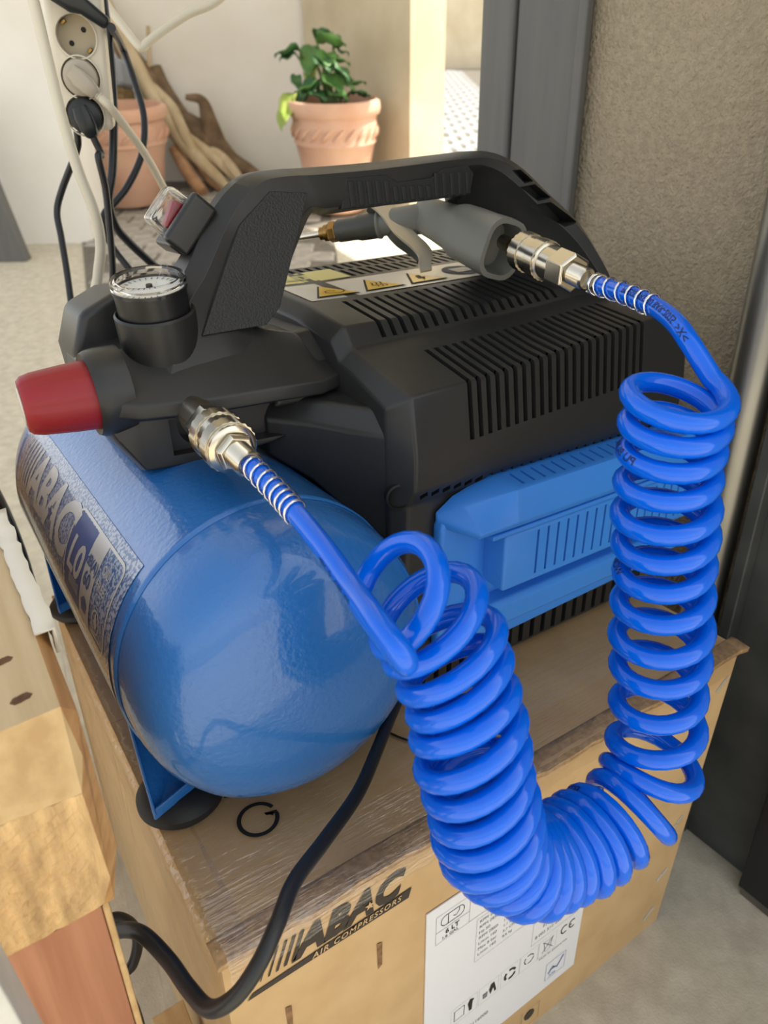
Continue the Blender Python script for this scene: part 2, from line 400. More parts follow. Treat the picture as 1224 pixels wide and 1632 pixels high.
# paving stones
def stones(name, arange, brange, sa, sb, ulo, uhi, m, joint, skew=0.0):
    base = None; cnt = 0
    nb = int((brange[1] - brange[0]) / sb); na = int((arange[1] - arange[0]) / sa)
    keep = []
    for j in range(nb):
        for i in range(na):
            b = brange[0] + j * sb; a = arange[0] + (i + (0.5 if j % 2 else 0)) * sa
            u = 612 + a / b * 1131 / .8965
            if ulo < u < uhi: keep.append((a, b))
    a0 = min(k[0] for k in keep) - sa; a1 = max(k[0] for k in keep) + sa; b0 = brange[0] - sb; b1 = brange[1] + sb
    kl = (ulo - 612) * .8965 / 1131; kr = (uhi - 612) * .8965 / 1131; e = .10
    sl = obj(name, [W(kl * b0 - e, b0, gz(b0) + .004), W(kr * b0 + e, b0, gz(b0) + .004), W(kr * b1 + e, b1, gz(b1) + .004), W(kl * b1 - e, b1, gz(b1) + .004),
                    W(kl * b0 - e, b0, gz(b0) - .02), W(kr * b0 + e, b0, gz(b0) - .02), W(kr * b1 + e, b1, gz(b1) - .02), W(kl * b1 - e, b1, gz(b1) - .02)],
             [(0, 1, 2, 3), (7, 6, 5, 4), (0, 4, 5, 1), (1, 5, 6, 2), (2, 6, 7, 3), (3, 7, 4, 0)], 'mortar', smooth=False)
    struct(sl)
    ux = R0; uy = (HF + ZU * .176).normalized(); uz = ux.cross(uy)
    mes = []
    for q in range(4):
        h = [random.uniform(-.5, .5) * joint * .5 for _ in range(8)]
        X, Y = sa / 2 - joint / 2, sb / 2 - joint / 2
        vv = [(-X, -Y, -.03), (X, -Y, -.03), (X, Y, -.03), (-X, Y, -.03),
              (-X + h[0], -Y + h[1], .0), (X + h[2], -Y + h[3], .0), (X + h[4], Y + h[5], .0), (-X + h[6], Y + h[7], .0),
              (-X * .86, -Y * .86, .008), (X * .86, -Y * .86, .008), (X * .86, Y * .86, .008), (-X * .86, Y * .86, .008)]
        ff = [(0, 1, 5, 4), (1, 2, 6, 5), (2, 3, 7, 6), (3, 0, 4, 7), (4, 5, 9, 8), (5, 6, 10, 9), (6, 7, 11, 10), (7, 4, 8, 11), (8, 9, 10, 11)]
        me = raw([ux * p[0] + uy * p[1] + uz * p[2] for p in vv], ff); me.materials.append(MATS[m]); mes.append(me)
    keep = keep[:300]
    for (a, b) in keep:
        o = bpy.data.objects.new('paving_stone', random.choice(mes)); COL.objects.link(o); o.parent = sl
        o.location = W(a, b, gz(b) + .004)
    return sl
stones('pavement', (-1.9, .25), (2.55, 4.85), .20, .13, 150, 500, 'stone', .014)
stones('pavement_street', (.2, 1.3), (5.3, 12.3), .17, .17, 704, 780, 'stone_grey', .02)

# ------------------------------------------------------------------ steel parts on the right
t = empty('steel_tube'); tag(t, 'shiny galvanised round steel tube standing against the plaster wall', 'tube')
tube('tube_wall', [(.626, .10, FZ), (.626, .10, 1.2), (.626, .10, 2.38)], .021, 'galvanised', t, n=1, seg=24, smooth_path=False)
rebase(t, (.626, .10, FZ))
t = empty('steel_post'); tag(t, 'dark grey steel channel post beside the cardboard box', 'post')
box('web', .634, .660, -.03, .070, FZ, 2.38, 'dark_steel', t, .002)
box('flange', .616, .634, .056, .070, FZ, 2.38, 'dark_steel', t, .002)
rebase(t, (.645, .03, FZ))
t = empty('steel_door_leaf'); tag(t, 'near black steel door edge at the far right, beside the grey post', 'door')
box('leaf_edge', .604, .66, -.20, -.032, FZ + .012, 2.3, 'black_smooth', t, .002)
box('leaf_foot', .606, .66, -.19, -.036, FZ, FZ + .012, 'galvanised', t, .001)
rebase(t, (.63, -.1, FZ))

# ------------------------------------------------------------------ cardboard box
BW, BD = .526, .475
bx = empty('cardboard_box'); tag(bx, 'large brown cardboard carton wrapped in clear film under the compressor', 'box')
def board(name, v): return obj(name, v, boxvf(0, 1, 0, 1, 0, 1)[1], 'cardboard', bx, smooth=False)
TAP = .030      # the old carton has slumped in towards its right foot
xr = lambda z: BW + TAP * z / -FZ
def slab(x0, x1, y0, y1, z0, z1): return [(x if x < .3 else xr(z) - (BW - x), y, z) for x, y, z in boxvf(x0, x1, y0, y1, z0, z1)[0]]
board('front_panel', slab(0, BW, 0, .004, FZ, -.0042))
board('side_panel', slab(BW - .004, BW, .0042, BD - .0042, FZ, -.0042))
board('side_panel', slab(0, .004, .0042, BD - .0042, FZ, -.0042))
board('back_panel', slab(0, BW, BD - .004, BD, FZ, -.0042))
board('bottom_panel', slab(.0042, BW - .0042, .0042, BD - .0042, FZ, FZ + .004))
board('top_flap', slab(0, BW, 0, BD * .499, -.004, 0))
board('top_flap', slab(0, BW, BD * .501, BD, -.004, 0))
# folded corrugated lip along the front top edge, a little crushed
v, f = [], []
N = 44
for i in range(N + 1):
    x = -.003 + (BW + .012) * i / N; k = random.uniform(-1, 1)
    v += [(x, -.004 + .0010 * k, -.006 + .001 * k), (x, -.0045 + .001 * k, -.0006 + .0008 * k), (x, .010 + .003 * k, .0010 + .0004 * k), (x, .014, .0002)]
for i in range(N):
    for k in range(3): f.append((4 * i + k, 4 * i + 4 + k, 4 * i + 5 + k, 4 * i + 1 + k))
o = obj('crushed_edge', v, f, 'cardboard_edge', bx, angle=50, fix=False); md = o.modifiers.new('s', 'SOLIDIFY'); md.thickness = .002
# film: strips over front top edge, over left edge, and a loose sheet down the left side
def sheet(name, fn, nu, nv, m, amp=.001):
    vf = grid2d(0, 1, 0, 1, nu, nv)
    return obj(name, [fn(a, b) + V((random.uniform(-1, 1), random.uniform(-1, 1), random.uniform(-1, 1))) * amp for a, b in vf[0]], vf[1], m, bx, angle=80, fix=False)
def wrapfront(a, b):
    s = b * .068 - .018        # arc length over the edge
    if s < 0: return V((a * BW * .985 + .003, -.0065, s - .002))
    return V((a * BW * .985 + .003, s - .0065, .0022 if s < .03 else .0016))
sheet('clear_film', wrapfront, 60, 12, 'film_crease', .0006)
def wrapleft(a, b):
    s = b * .08 - .055
    if s < 0: return V((-.004, a * .46 + .004, s))
    return V((s - .004, a * .46 + .004, .0016))
sheet('clear_film', wrapleft, 40, 12, 'film', .0006)
sheet('clear_film', lambda a, b: V((-.006 - .010 * b - .004 * math.sin(a * 23) * b, a * .455 + .006, -b * .33)), 50, 14, 'film', .0012)
sheet('clear_film', lambda a, b: V((.018 + a * .50, .044 + b * .20, .0014)), 30, 16, 'film', .0006)
# print on the front
F_ = lambda a, b: V((a, -.0008, b))
F2 = lambda a, b: V((a, -.0016, b))
lg = empty('printed_logo'); lg.parent = bx
vf = text2d('ABAC', .0335, bold=.0017, shear=.35, spacing=1.02)
wmax = max(p[0] for p in vf[0]); k = .088 / wmax
flat('letters', ([(a * k + .0465, b * 1.0 - .0415) for a, b in vf[0]], vf[1]), F_, 'box_ink', lg)
flat('star', poly2d(star2d(.1035, -.0335, .0042)), F2, 'cardboard', lg)
for i in range(5):
    x = .0215 + i * .0055; wd = .0009 + .00055 * i
    flat('stripe', poly2d([(x, -.0415), (x + wd, -.0415), (x + wd + .0085, -.0175), (x + .0085, -.0175)]), F_, 'box_ink', lg)
flat('underline', poly2d([(.012, -.0525), (.1365, -.0525), (.1395, -.0445), (.0165, -.0478)][:2] + [(.1392, -.0432), (.016, -.0500 + .0018)]), F_, 'box_ink', lg)
vf = text2d('AIR COMPRESSORS', .0072, bold=.0001, shear=.25, spacing=1.25); k = .072 / max(p[0] for p in vf[0])
flat('small_letters', ([(a * k + .058, b - .0505 + a * k * .025) for a, b in vf[0]], vf[1]), F2, 'cardboard', lg)
# marker doodles on the top
T_ = lambda a, b: V((a, b, .0030))
rg = [(.0605 + .0135 * math.cos(t_) , .0765 + .0135 * math.sin(t_)) for t_ in [0.3 + i * 5.9 / 40 for i in range(41)]]
flat('marker_ring', line2d(rg + [(.0665, .0775), (.0715, .0745)], .0031), T_, 'ink', bx)
flat('marker_line', line2d([(.048, .109), (.062, .103), (.076, .100), (.088, .095)], .0030), T_, 'ink', bx)
flat('marker_line', line2d([(.183, .098), (.188, .086), (.197, .070)], .0025), T_, 'ink', bx)
# white shipping label
lb = obj('paper_label', *prism([(.153, -.085), (.347, -.085), (.347, -.325), (.153, -.325)], lambda a, b, d: V((a, d, b)), -.0005, -.0015), 'label_white', bx, smooth=False)
G_ = lambda a, b: V((a, -.0019, b))
def frame(x0, x1, z0, z1, m='grey_ink', wd=.0004): return flat('printed_frame', line2d([(x0, z0), (x1, z0), (x1, z1), (x0, z1)], wd, True), G_, m, lb)
def words(s, x, z, size, m='grey_ink', bold=0.0, shear=0): return flat('printed_text', shift(text2d(s, size, bold, shear), x, z), G_, m, lb)
frame(.162, .196, -.129, -.096); frame(.196, .338, -.129, -.096)
flat('printed_line', line2d([(.162, -.115), (.196, -.115)], .0004), G_, 'grey_ink', lb)
flat('tank_drawing', line2d(rrect2d(.167, .190, -.1115, -.1000, .005), .0006, True), G_, 'ink', lb)
flat('tank_drawing', line2d([(.174, -.1115), (.174, -.1000)], .0006), G_, 'ink', lb)
flat('tank_drawing', line2d([(.179, -.106), (.182, -.108), (.185, -.104), (.185, -.1005)], .0006), G_, 'ink', lb)
words('6 LT', .1715, -.1225, .0075, 'ink', .0001); words('1,6 GAL', .168, -.1275, .005, 'ink')
words('W 1500', .205, -.108, .007, 'ink'); words('HP 2', .225, -.122, .006)
frame(.205, .270, -.190, -.134)
for i in range(7):
    words(random.choice(['Volt 230 V', 'Hz 50', 'Max 8 bar', 'L/min 160', 'Poids Net kg', 'Net Weight', 'Peso netto kg', 'RPM 2850']), .208, -.141 - i * .0072, .0052)
    words(random.choice(['116 PSI', '5,7 CFM', '8,6 kg', '19 lbs', '1,1 kW']), .236, -.141 - i * .0072, .0048)
frame(.276, .338, -.232, -.180)
for i in range(16):
    x = .290 + i * .0028; wd = random.choice([.0006, .0010, .0016])
    flat('bar', poly2d([(x, -.216), (x + wd, -.216), (x + wd, -.190), (x, -.190)]), G_, 'ink', lb)
words('8 003 512 441', .280, -.226, .0060)
for i, x in enumerate((.182, .214, .240, .264, .288)): frame(x, x + (.030 if i < 1 else .023), -.262, -.238, 'grey_ink', .00025)
# row of small symbols
flat('book_symbol', line2d([(.186, -.257), (.186, -.243), (.197, -.243), (.197, -.257)], .0008, True), G_, 'ink', lb)
flat('person_symbol', poly2d([(.203, -.258), (.206, -.258), (.2065, -.246), (.2085, -.244), (.2035, -.241), (.201, -.246)]), G_, 'ink', lb)
flat('person_symbol', poly2d([(.228, -.258), (.231, -.250), (.233, -.258), (.235, -.257), (.232, -.243), (.228, -.243), (.226, -.250)]), G_, 'ink', lb)
flat('bin_symbol', poly2d([(.219, -.257), (.224, -.257), (.2245, -.250), (.2185, -.250)]), G_, 'grey_ink', lb)
for q in range(3):
    a = q * 2 * pi / 3 + .3; c0 = (.2515, -.250)
    pts = [(c0[0] + .0065 * math.cos(a + t_), c0[1] + .0065 * math.sin(a + t_)) for t_ in (0, .5, 1.0, 1.5)]
    flat('recycling_arrow', line2d(pts, .0026), G_, 'ink', lb)
    pts = [(.2755 + .006 * math.cos(a + t_), -.250 + .006 * math.sin(a + t_)) for t_ in (0, .6, 1.2, 1.7)]
    flat('recycling_arrow', line2d(pts, .0009), G_, 'ink', lb)
flat('bin_symbol', line2d([(.294, -.243), (.297, -.258), (.303, -.258), (.306, -.243)], .0008, True), G_, 'grey_ink', lb)
flat('bin_symbol', line2d([(.293, -.258), (.307, -.242)], .0008), G_, 'grey_ink', lb); flat('bin_symbol', line2d([(.293, -.242), (.307, -.258)], .0008), G_, 'grey_ink', lb)
for cx in (.322, .333):
    flat('ce_mark', line2d([(cx + .0045 * math.cos(t_), -.246 + .0055 * math.sin(t_)) for t_ in [.9 + i * (4.5 / 10) for i in range(11)]], .0013), G_, 'ink', lb)
flat('ce_mark', line2d([(.3285, -.246), (.332, -.246)], .0013), G_, 'ink', lb)
words('Made for general use', .290, -.267, .0045)
frame(.303, .330, -.311, -.285, 'blue_ink', .0006)
flat('emblem', line2d([(.307, -.303), (.313, -.296), (.319, -.302), (.327, -.289)], .002), G_, 'blue_ink', lb); flat('emblem', line2d([(.309, -.298), (.318, -.300)], .0015), G_, 'blue_ink', lb)
words('XXS', .308, -.309, .005, 'blue_ink')
words('Code 4116000', .188, -.286, .0065, 'grey_ink'); words('Serial 1129', .188, -.297, .0065)
frame(.276, .300, -.368, -.340, 'box_ink', .0006)
flat('printed_stamp', poly2d([(.288 + .007 * math.cos(t_), -.354 + .007 * math.sin(t_)) for t_ in [i * pi / 6 for i in range(12)]]), F_, 'box_ink', bx)
# hand holes torn in the front panel and wear
for (x, z) in ((.109, -.095), (.036, -.098)):
    flat('tear_mark', poly2d([(x, z + .014), (x + .0045, z + .012), (x + .004, z - .013), (x + .0005, z - .016)]), F_, 'torn_card', bx)
# staples
sv, sf = merge([obox((0, 0, 0), (1, 0, 0), (0, 1, 0), (0, 0, 1), .0022, .0012, .010)])
sm = raw(sv, sf); sm.materials.append(MATS['staple'])
for i, (x, z) in enumerate([(.505, -.040), (.513, -.034), (.500, -.125), (.492, -.210), (.484, -.218), (.478, -.292), (.486, -.288), (.470, -.352), (.477, -.347)]):
    o = bpy.data.objects.new('staple', sm); COL.objects.link(o); o.parent = bx; o.location = (x, -.0010, z); o.rotation_euler = (0, .9 + .2 * math.sin(i), 0)
rebase(bx, (BW / 2, BD / 2, FZ))

# ------------------------------------------------------------------ air compressor
ac = empty('air_compressor'); tag(ac, 'blue tank air compressor with black shroud standing on the cardboard carton', 'compressor')
TX, TZ, TR, TY0, TY1 = .097, .125, .1045, .106, .462
# tank: shell with a step and a domed cap at each end
def dome(y0, s):
    return [(TR * .99, y0 + s * .002), (TR * .985, y0 - s * .006), (TR * .980, y0 - s * .018), (TR * .955, y0 - s * .032), (TR * .905, y0 - s * .043), (TR * .82, y0 - s * .0515), (TR * .68, y0 - s * .0575), (TR * .5, y0 - s * .0615), (TR * .25, y0 - s * .0640), (.001, y0 - s * .0648)]
pr = dome(TY0, 1)[::-1] + [(TR * .992, TY0 + .001), (TR * 1.004, TY0 + .0025), (TR * 1.004, TY0 + .006), (TR, TY0 + .009), (TR, TY1 - .009), (TR * 1.004, TY1 - .006), (TR * 1.004, TY1 - .002)] + dome(TY1, -1)
tank = lathe('tank', pr, (TX, 0, TZ), (0, 1, 0), 'blue_paint', ac, seg=96, angle=50)
def cylmap(rad):
    # a: distance from the rear along the axis (reading direction), b: arc height
    def fn(a, b):
        ph = math.radians(67) - b / TR
        return V((TX - rad * math.sin(ph), .452 - a, TZ + rad * math.cos(ph)))
    return fn
D1, D2, D3 = cylmap(TR + .0004), cylmap(TR + .0008), cylmap(TR + .0012)
LL = .330
dec = flat('decal', grid2d(0.0, LL, -.062, .043, 20, 30), D1, 'decal_field', tank)
vf = text2d('ABAC', .062, bold=.0021, shear=.32, step=.006, spacing=.96); k = .160 / max(p[0] for p in vf[0])
flat('decal_letters', ([(a * k + .052, b - .0125) for a, b in vf[0]], vf[1]), D2, 'decal_silver', dec)
flat('decal_star', poly2d(star2d(.1345 + .008, .002, .0075)), D3, 'decal_blue', dec)
for i in range(6):
    x = .006 + i * .0085; wd = .0012 + .0008 * i
    flat('decal_stripe', ([(p[0] + (p[1] + .0125) * .3, p[1]) for p in grid2d(x, x + wd, -.0125, .032, 1, 8)[0]], grid2d(x, x + wd, -.0125, .032, 1, 8)[1]), D2, 'decal_silver', dec)
vf = text2d('AIR COMPRESSORS', .0125, bold=.0002, shear=.2, step=.005, spacing=1.15); k = .150 / max(p[0] for p in vf[0])
flat('decal_letters', ([(a * k + .060, b - .0275) for a, b in vf[0]], vf[1]), D2, 'decal_silver', dec)
fr = rrect2d(.205, .317, -.030, .033, .008)
fr2 = []
for i in range(len(fr)):
    p, q = V(fr[i]), V(fr[(i + 1) % len(fr)]); n = max(1, int((q - p).length / .005))
    fr2 += [tuple(p + (q - p) * j / n) for j in range(n)]
flat('decal_frame', line2d(fr2, .0022, True), D2, 'decal_silver', dec)
flat('decal_panel', ([(a, b) for a, b in grid2d(.254, .280, -.030, .033, 3, 12)[0]], grid2d(.254, .280, -.030, .033, 3, 12)[1]), D2, 'decal_silver', dec)
flat('decal_panel', grid2d(.207, .253, -.028, .031, 4, 12), cylmap(TR + .0006), 'decal_blue', dec)
vf = text2d('L0', .036, bold=.001, shear=.2, step=.005); flat('decal_letters', shift(vf, .211, -.010), D2, 'decal_silver', dec)
for i in range(8): flat('decal_tick', grid2d(.222 + i * .0035, .2236 + i * .0035, -.020, -.012 + .001 * (i % 2), 1, 2), D2, 'decal_silver', dec)
vf = text2d('dB(A)', .0105, bold=.0002, step=.004); flat('decal_letters', shift(vf, .2545, .010), D3, 'decal_blue', dec)
vf = text2d('60', .0150, bold=.0003, step=.004); flat('decal_letters', shift(vf, .2580, -.004), D3, 'decal_blue', dec)
flat('decal_symbol', poly2d([(.262, -.022), (.272, -.022), (.274, -.015), (.267, -.010), (.260, -.015)]), D3, 'decal_blue', dec)
vf = text2d('OIL', .0090, bold=.0002, step=.004); flat('decal_letters', shift(vf, .286, .016), D2, 'decal_silver', dec)
vf = text2d('FREE', .0090, bold=.0002, step=.004); flat('decal_letters', shift(vf, .284, .005), D2, 'decal_silver', dec)
flat('decal_symbol', line2d([(.297 + .008 * math.cos(i * pi / 8), -.015 + .008 * math.sin(i * pi / 8)) for i in range(16)], .0015, True), D2, 'decal_silver', dec)
flat('decal_symbol', poly2d([(.297, -.008), (.301, -.016), (.297, -.020), (.293, -.016)]), D2, 'decal_silver', dec)

# feet: pressed blue bracket and rubber foot
def foot(x, y):
    A = V((x - .012, y - .012, .020)); B_ = V((x + .040, y + .004, .024)); T_0 = V((x - .006, y + .060, .075)); E_ = V((x + .045, y + .060, .040))
    o = obj('foot_bracket', [A, B_, E_, T_0], [(0, 1, 2, 3)], 'blue_paint', ac, fix=False, smooth=False)
    md = o.modifiers.new('s', 'SOLIDIFY'); md.thickness = .002
    for p, q in ((A, B_), (A, T_0)):
        n_ = (q - p).normalized(); sd = n_.cross(V((0, 0, 1))).normalized()
        obj('bracket_lip', *obox((p + q) / 2 + V((0, 0, .003)), n_, sd, sd.cross(n_), (q - p).length + .002, .0022, .009), 'blue_paint', ac, .0006, 1)
    lathe('rubber_foot', [(.020, 0), (.028, .0), (.031, .004), (.031, .009), (.027, .014), (.019, .018), (.010, .0185)], (x + .012, y + .010, .0030), (0, 0, 1), 'black_rubber', ac, seg=36)
foot(.010, .115); foot(.010, .415)

# ---- main shroud: lofted profile along X
def prof(x):
    t = max(0.0, min(1.3, (x - .26) / .17))
    a = .019 * t; b = .014 * t; c_ = .006 * t
    e = max(0, (x - .46) / .09); a -= .03 * e * e; b -= .015 * e * e     # right end falls away
    return [(.128, .0), (.112, .012), (.110, .192), (.102, .206), (.101, .232 + a * .6), (.108, .276 + a), (.166, .291 + b), (.184, .2955 + b * .8), (.195, .309 + c_), (.250, .3175 + c_), (.385, .326 + c_), (.425, .30), (.43, .20), (.425, .0)]
stat = []
for x, ins in ((.203, None), (.215, 0), (.30, 0), (.43, 0), (.47, 0), (.515, 0), (.545, 1)):
    q = prof(x)
    if ins == 1: q = [(min(max(y, .135), .40), z if z < .2 else z - .02) for y, z in q]
    if ins is None: q = [(max(y, .118 if z < .2 else .122), z - (.010 if z > .26 else 0)) for y, z in q]
    stat.append([V((x, y, z)) for y, z in q])
sh = loft('shroud', stat, 'black_plastic', ac, bevel=.0065, seg=4)
def path_slot(x, pts, wd, depth):
    """bent slot following points (y,z) at x; cut 'depth' deep along the outward normal"""
    v = []; n = len(pts)
    for i, (y, z) in enumerate(pts):
        a = V(pts[max(i - 1, 0)]); b = V(pts[min(i + 1, n - 1)]); t_ = (b - a).normalized(); nn = V((-t_.y, t_.x))
        up_ = V((y, z)) + nn * .006; dn = V((y, z)) - nn * depth
        for s in (-1, 1): v += [(x + s * wd / 2, up_.x, up_.y), (x + s * wd / 2, dn.x, dn.y)]
    f = [(0, 1, 3, 2), (4 * n - 4, 4 * n - 2, 4 * n - 1, 4 * n - 3)]
    for i in range(n - 1):
        k = 4 * i; f += [(k, k + 4, k + 5, k + 1), (k + 2, k + 3, k + 7, k + 6), (k, k + 2, k + 6, k + 4), (k + 1, k + 5, k + 7, k + 3)]
    return v, f
cs = []
NS = 22
for i in range(NS):
    x = .266 + (.452 - .266) * i / (NS - 1); p = prof(x)
    cs.append(path_slot(x, [(p[4][0], p[4][1] + .004), (p[5][0] - .0005, p[5][1] - .006), (p[5][0] + .004, p[5][1] + .0002), (.160, p[6][1] - .0022)], .0042, .012))
NS = 19
for i in range(NS):
    x = .246 + (.432 - .246) * i / (NS - 1); p = prof(x)
    cs.append(path_slot(x, [(p[7][0] + .0025, p[7][1] + .003), (p[8][0] - .002, p[8][1] - .001), (p[8][0] + .005, p[8][1] + .001), (p[9][0] - .004, p[9][1] - .0004)], .0042, .010))
NS = 26
for i in range(NS):
    x = .245 + (.50 - .245) * i / (NS - 1); p = prof(x)
    for y0, y1 in ((.325, .352), (.357, .378)):
        zz = lambda y: p[9][1] + (p[10][1] - p[9][1]) * (y - .25) / .135
        cs.append(path_slot(x + (y0 - .325) * .2, [(y0, zz(y0)), (y1, zz(y1))], .0046, .010))
for i in range(22):           # grille at the foot of the front
    x = .232 + (.530 - .232) * i / 21
    cs.append(obox((x, .112, .026), (1, 0, 0), (0, 1, 0), (0, 0, 1), .0055, .020, .022))
for i in range(30):           # narrow dark slits above the blue panel
    x = .225 + (.53 - .225) * i / 29
    cs.append(obox((x, .108, .2005), V((1, 0, .5)).normalized(), (0, 1, 0), V((-.5, 0, 1)).normalized(), .0065, .014, .005))
cut(sh, cs)
lathe('screw_hole', [(.0095, -.006), (.0100, .0012), (.0085, .0018), (.0080, -.005), (.001, -.005)], (.2085, .1135, .2010), (-.30, -1, .05), 'dark_bore', ac, seg=28)
# ---- blue front panel
bp = empty('blue_panel'); bp.parent = ac
P0 = .109
outl = [(.237, .060), (.237, .172), (.250, .187), (.300, .197), (.520, .199), (.541, .192), (.536, .08), (.525, .050), (.262, .044), (.246, .048)]
base = obj('panel_plate', *prism(outl, lambda a, b, d: V((a, d, b)), P0 + .002, P0 - .010), 'blue_plastic', bp, .004, 3)
# visor along the top: flat ledge, upright front, mitred left end
VR = [(.238, [(.108, .182), (.106, .180), (.105, .176), (.106, .172), (.108, .170)]), (.254, [(.108, .192), (.094, .188), (.072, .1735), (.075, .168), (.108, .164)]), (.290, [(.109, .2005), (.076, .1985), (.071, .1735), (.074, .168), (.108, .164)]),
      (.520, [(.109, .2005), (.076, .1985), (.071, .1735), (.074, .168), (.108, .164)]), (.541, [(.109, .196), (.090, .194), (.085, .174), (.088, .169), (.108, .166)])]
vis = loft('visor', [[V((x, y, z)) for y, z in q] for x, q in VR], 'blue_plastic', bp, .0015, 2)
cut(vis, [obox((.304 + i * .0112, .0915, .1995), V((1, -.1, 0)).normalized(), V((.1, 1, 0)).normalized(), (0, 0, 1), .0024, .019, .007) for i in range(19)])
# inner raised pad with vertical slots
pad = obj('grille_pad', *prism([(.281, .112), (.281, .163), (.532, .163), (.529, .112)], lambda a, b, d: V((a, d, b)), .1075, .0745), 'blue_plastic', bp, .003, 3)
cut(pad, [obox((.316 + i * .0112, .0745, .1385), (1, 0, 0), (0, 1, 0), (0, 0, 1), .0024, .010, .040) for i in range(18)])
obj('panel_rib', *prism([(.266, .1635), (.266, .1675), (.534, .1675), (.534, .1635)], lambda a, b, d: V((a, d, b)), .104, .0725), 'blue_plastic', bp, .001, 2)
rings = [[V((x, .106, .098)), V((x, .087, .095)), V((x, .084, .090)), V((x, .086, .070)), V((x, .106, .050))] for x in (.258, .530)]
loft('lower_lip', rings, 'blue_plastic', bp, .0018, 2)

# ---- control housing above the tank
def hring(x, yf, zt, zb, yb, vis_, zv=.2665):
    return [V((x, yf + .020, zb)), V((x, yf + .008, zb + .004)), V((x, yf + .010, zv - .004)), V((x, yf - vis_, zv)), V((x, yf - vis_, zv + .010)), V((x, yf + .040, zt)), V((x, yb, zt)), V((x, yb + .012, zt - .03)), V((x, yb, zb - .004))]
hr = [hring(.036, .202, .296, .262, .295, .001, .272), hring(.043, .200, .303, .246, .31, .002, .270), hring(.056, .194, .306, .224, .32, .004, .2685), hring(.10, .189, .312, .2235, .335, .005), hring(.150, .186, .312, .228, .335, .005), hring(.186, .184, .304, .236, .33, .005, .266), hring(.207, .186, .292, .25, .32, .001, .268)]
hs = loft('control_housing', hr, 'black_plastic', ac, .003, 3)
# outlet recess
cut(hs, [obox((.122, .196, .2485), (1, 0, 0), (0, 1, 0), (0, 0, 1), .092, .026, .026), lathevf([(.0175, -.02), (.0175, .035)], (.101, .200, .2535), (0, 1, 0), 28)])
# fillet between housing / handle foot and shroud plateau
rings = []
for y, k in ((.191, .0), (.205, .55), (.228, 1.0), (.30, 1.0), (.38, .8)):
    rings.append([V((.152, y, .258)), V((.158, y, .272 + .032 * k)), V((.184, y, .270 + .032 * k)), V((.206, y, .268 + .036 * k)), V((.212, y, .258))])
loft('shoulder', rings, 'black_plastic', ac, .003, 3)
# skirt wall that links housing and shroud front over the tank
rings = []
for x, yf in ((.150, .207), (.172, .178), (.192, .140), (.206, .119)):
    zb = TZ + math.sqrt(max(.0001, (TR + .002) ** 2 - (x - TX) ** 2)) if x - TX < TR else .16
    rings.append([V((x, yf, zb)), V((x, yf, .246)), V((x + .004, yf + .010, .262)), V((x + .02, yf + .04, .264)), V((x + .02, yf + .04, zb))])
loft('skirt', rings, 'black_plastic', ac, .003, 3)
# left collar around the knob
lathe('knob_collar', [(.0245, .0), (.0275, -.001), (.0290, .002), (.0300, .008), (.0300, .022), (.02, .024)], (.034, .226, .281), (1, 0, .03), 'black_plastic', ac, seg=40)
obj('rear_lug', *prism([(.040, .250), (.036, .300), (.046, .327), (.070, .338), (.105, .338), (.12, .30), (.12, .25)], lambda a, b, d: V((a, d, b)), .268, .325), 'black_plastic', ac, .006, 3)
lathe('knob', [(.012, .0), (.0235, .0), (.0235, .003), (.0225, .020), (.0205, .040), (.0190, .046), (.0165, .0485), (.001, .0487)], (.040, .226, .281), (-1, .06, -.02), 'red_plastic', ac, seg=72,
      rad=lambda a, i, r: r * (1 - .035 * max(0, math.cos(7 * a)) ** 10) if 1 < i < 6 else r)
kd = V((-1, .06, -.02)).normalized()
lathe('knob_cap', [(.0125, .0), (.0125, .0006), (.012, .0009), (.001, .0009)], V((.040, .226, .281)) + kd * .0487, kd, 'warn_white', ac, seg=32)
# ---- pressure gauge
ga = (ZU * 1.0 - HF * .20).normalized(); gc = V((.0835, .2255, .353))
lathe('gauge_holder', [(.017, -.075), (.0262, -.075), (.0272, -.036), (.0272, -.024), (.0258, -.0225), (.024, -.026)], gc, ga, 'black_plastic', ac, seg=48)
g = lathe('gauge', [(.017, -.060), (.0232, -.058), (.0240, -.010), (.0240, -.006), (.0224, -.006), (.0221, -.0085), (.001, -.0085)], gc, ga, 'black_smooth', ac, seg=56)
lathe('gauge_dial', [(.0221, -.0082), (.0221, -.0074), (.001, -.0074)], gc, ga, 'white_dial', g, seg=48)
lathe('gauge_lens_rim', [(.0236, -.0078), (.0250, -.0078), (.0252, -.002), (.0244, .0), (.0212, .0), (.0204, -.0012), (.0208, -.0035), (.0228, -.0045), (.0236, -.0078)], gc, ga, 'clear_plastic', g, seg=56, cap=False)
flat('gauge_lens', poly2d([(.0206 * math.cos(i * pi / 20), .0206 * math.sin(i * pi / 20)) for i in range(40)]), lambda a, b: gc + ga.orthogonal().normalized() * a + ga.cross(ga.orthogonal().normalized()) * b - ga * .0016, 'clear_shell', g)
du = ga.orthogonal().normalized(); dv = ga.cross(du)
GD = lambda a, b: gc + du * a + dv * b - ga * .0071
for i in range(22):
    a = -2.3 + i * 4.6 / 21; flat('gauge_tick', line2d([(.0165 * math.sin(a), .0165 * math.cos(a)), (.0195 * math.sin(a), .0195 * math.cos(a))], .0007), GD, 'ink', g)
flat('gauge_needle', poly2d([(-.001, -.005), (.001, -.005), (-.011, .0095)]), GD, 'ink', g)
lathe('gauge_hub', [(.0022, -.0072), (.0022, -.005), (.001, -.0048)], gc, ga, 'black_smooth', g, seg=16)

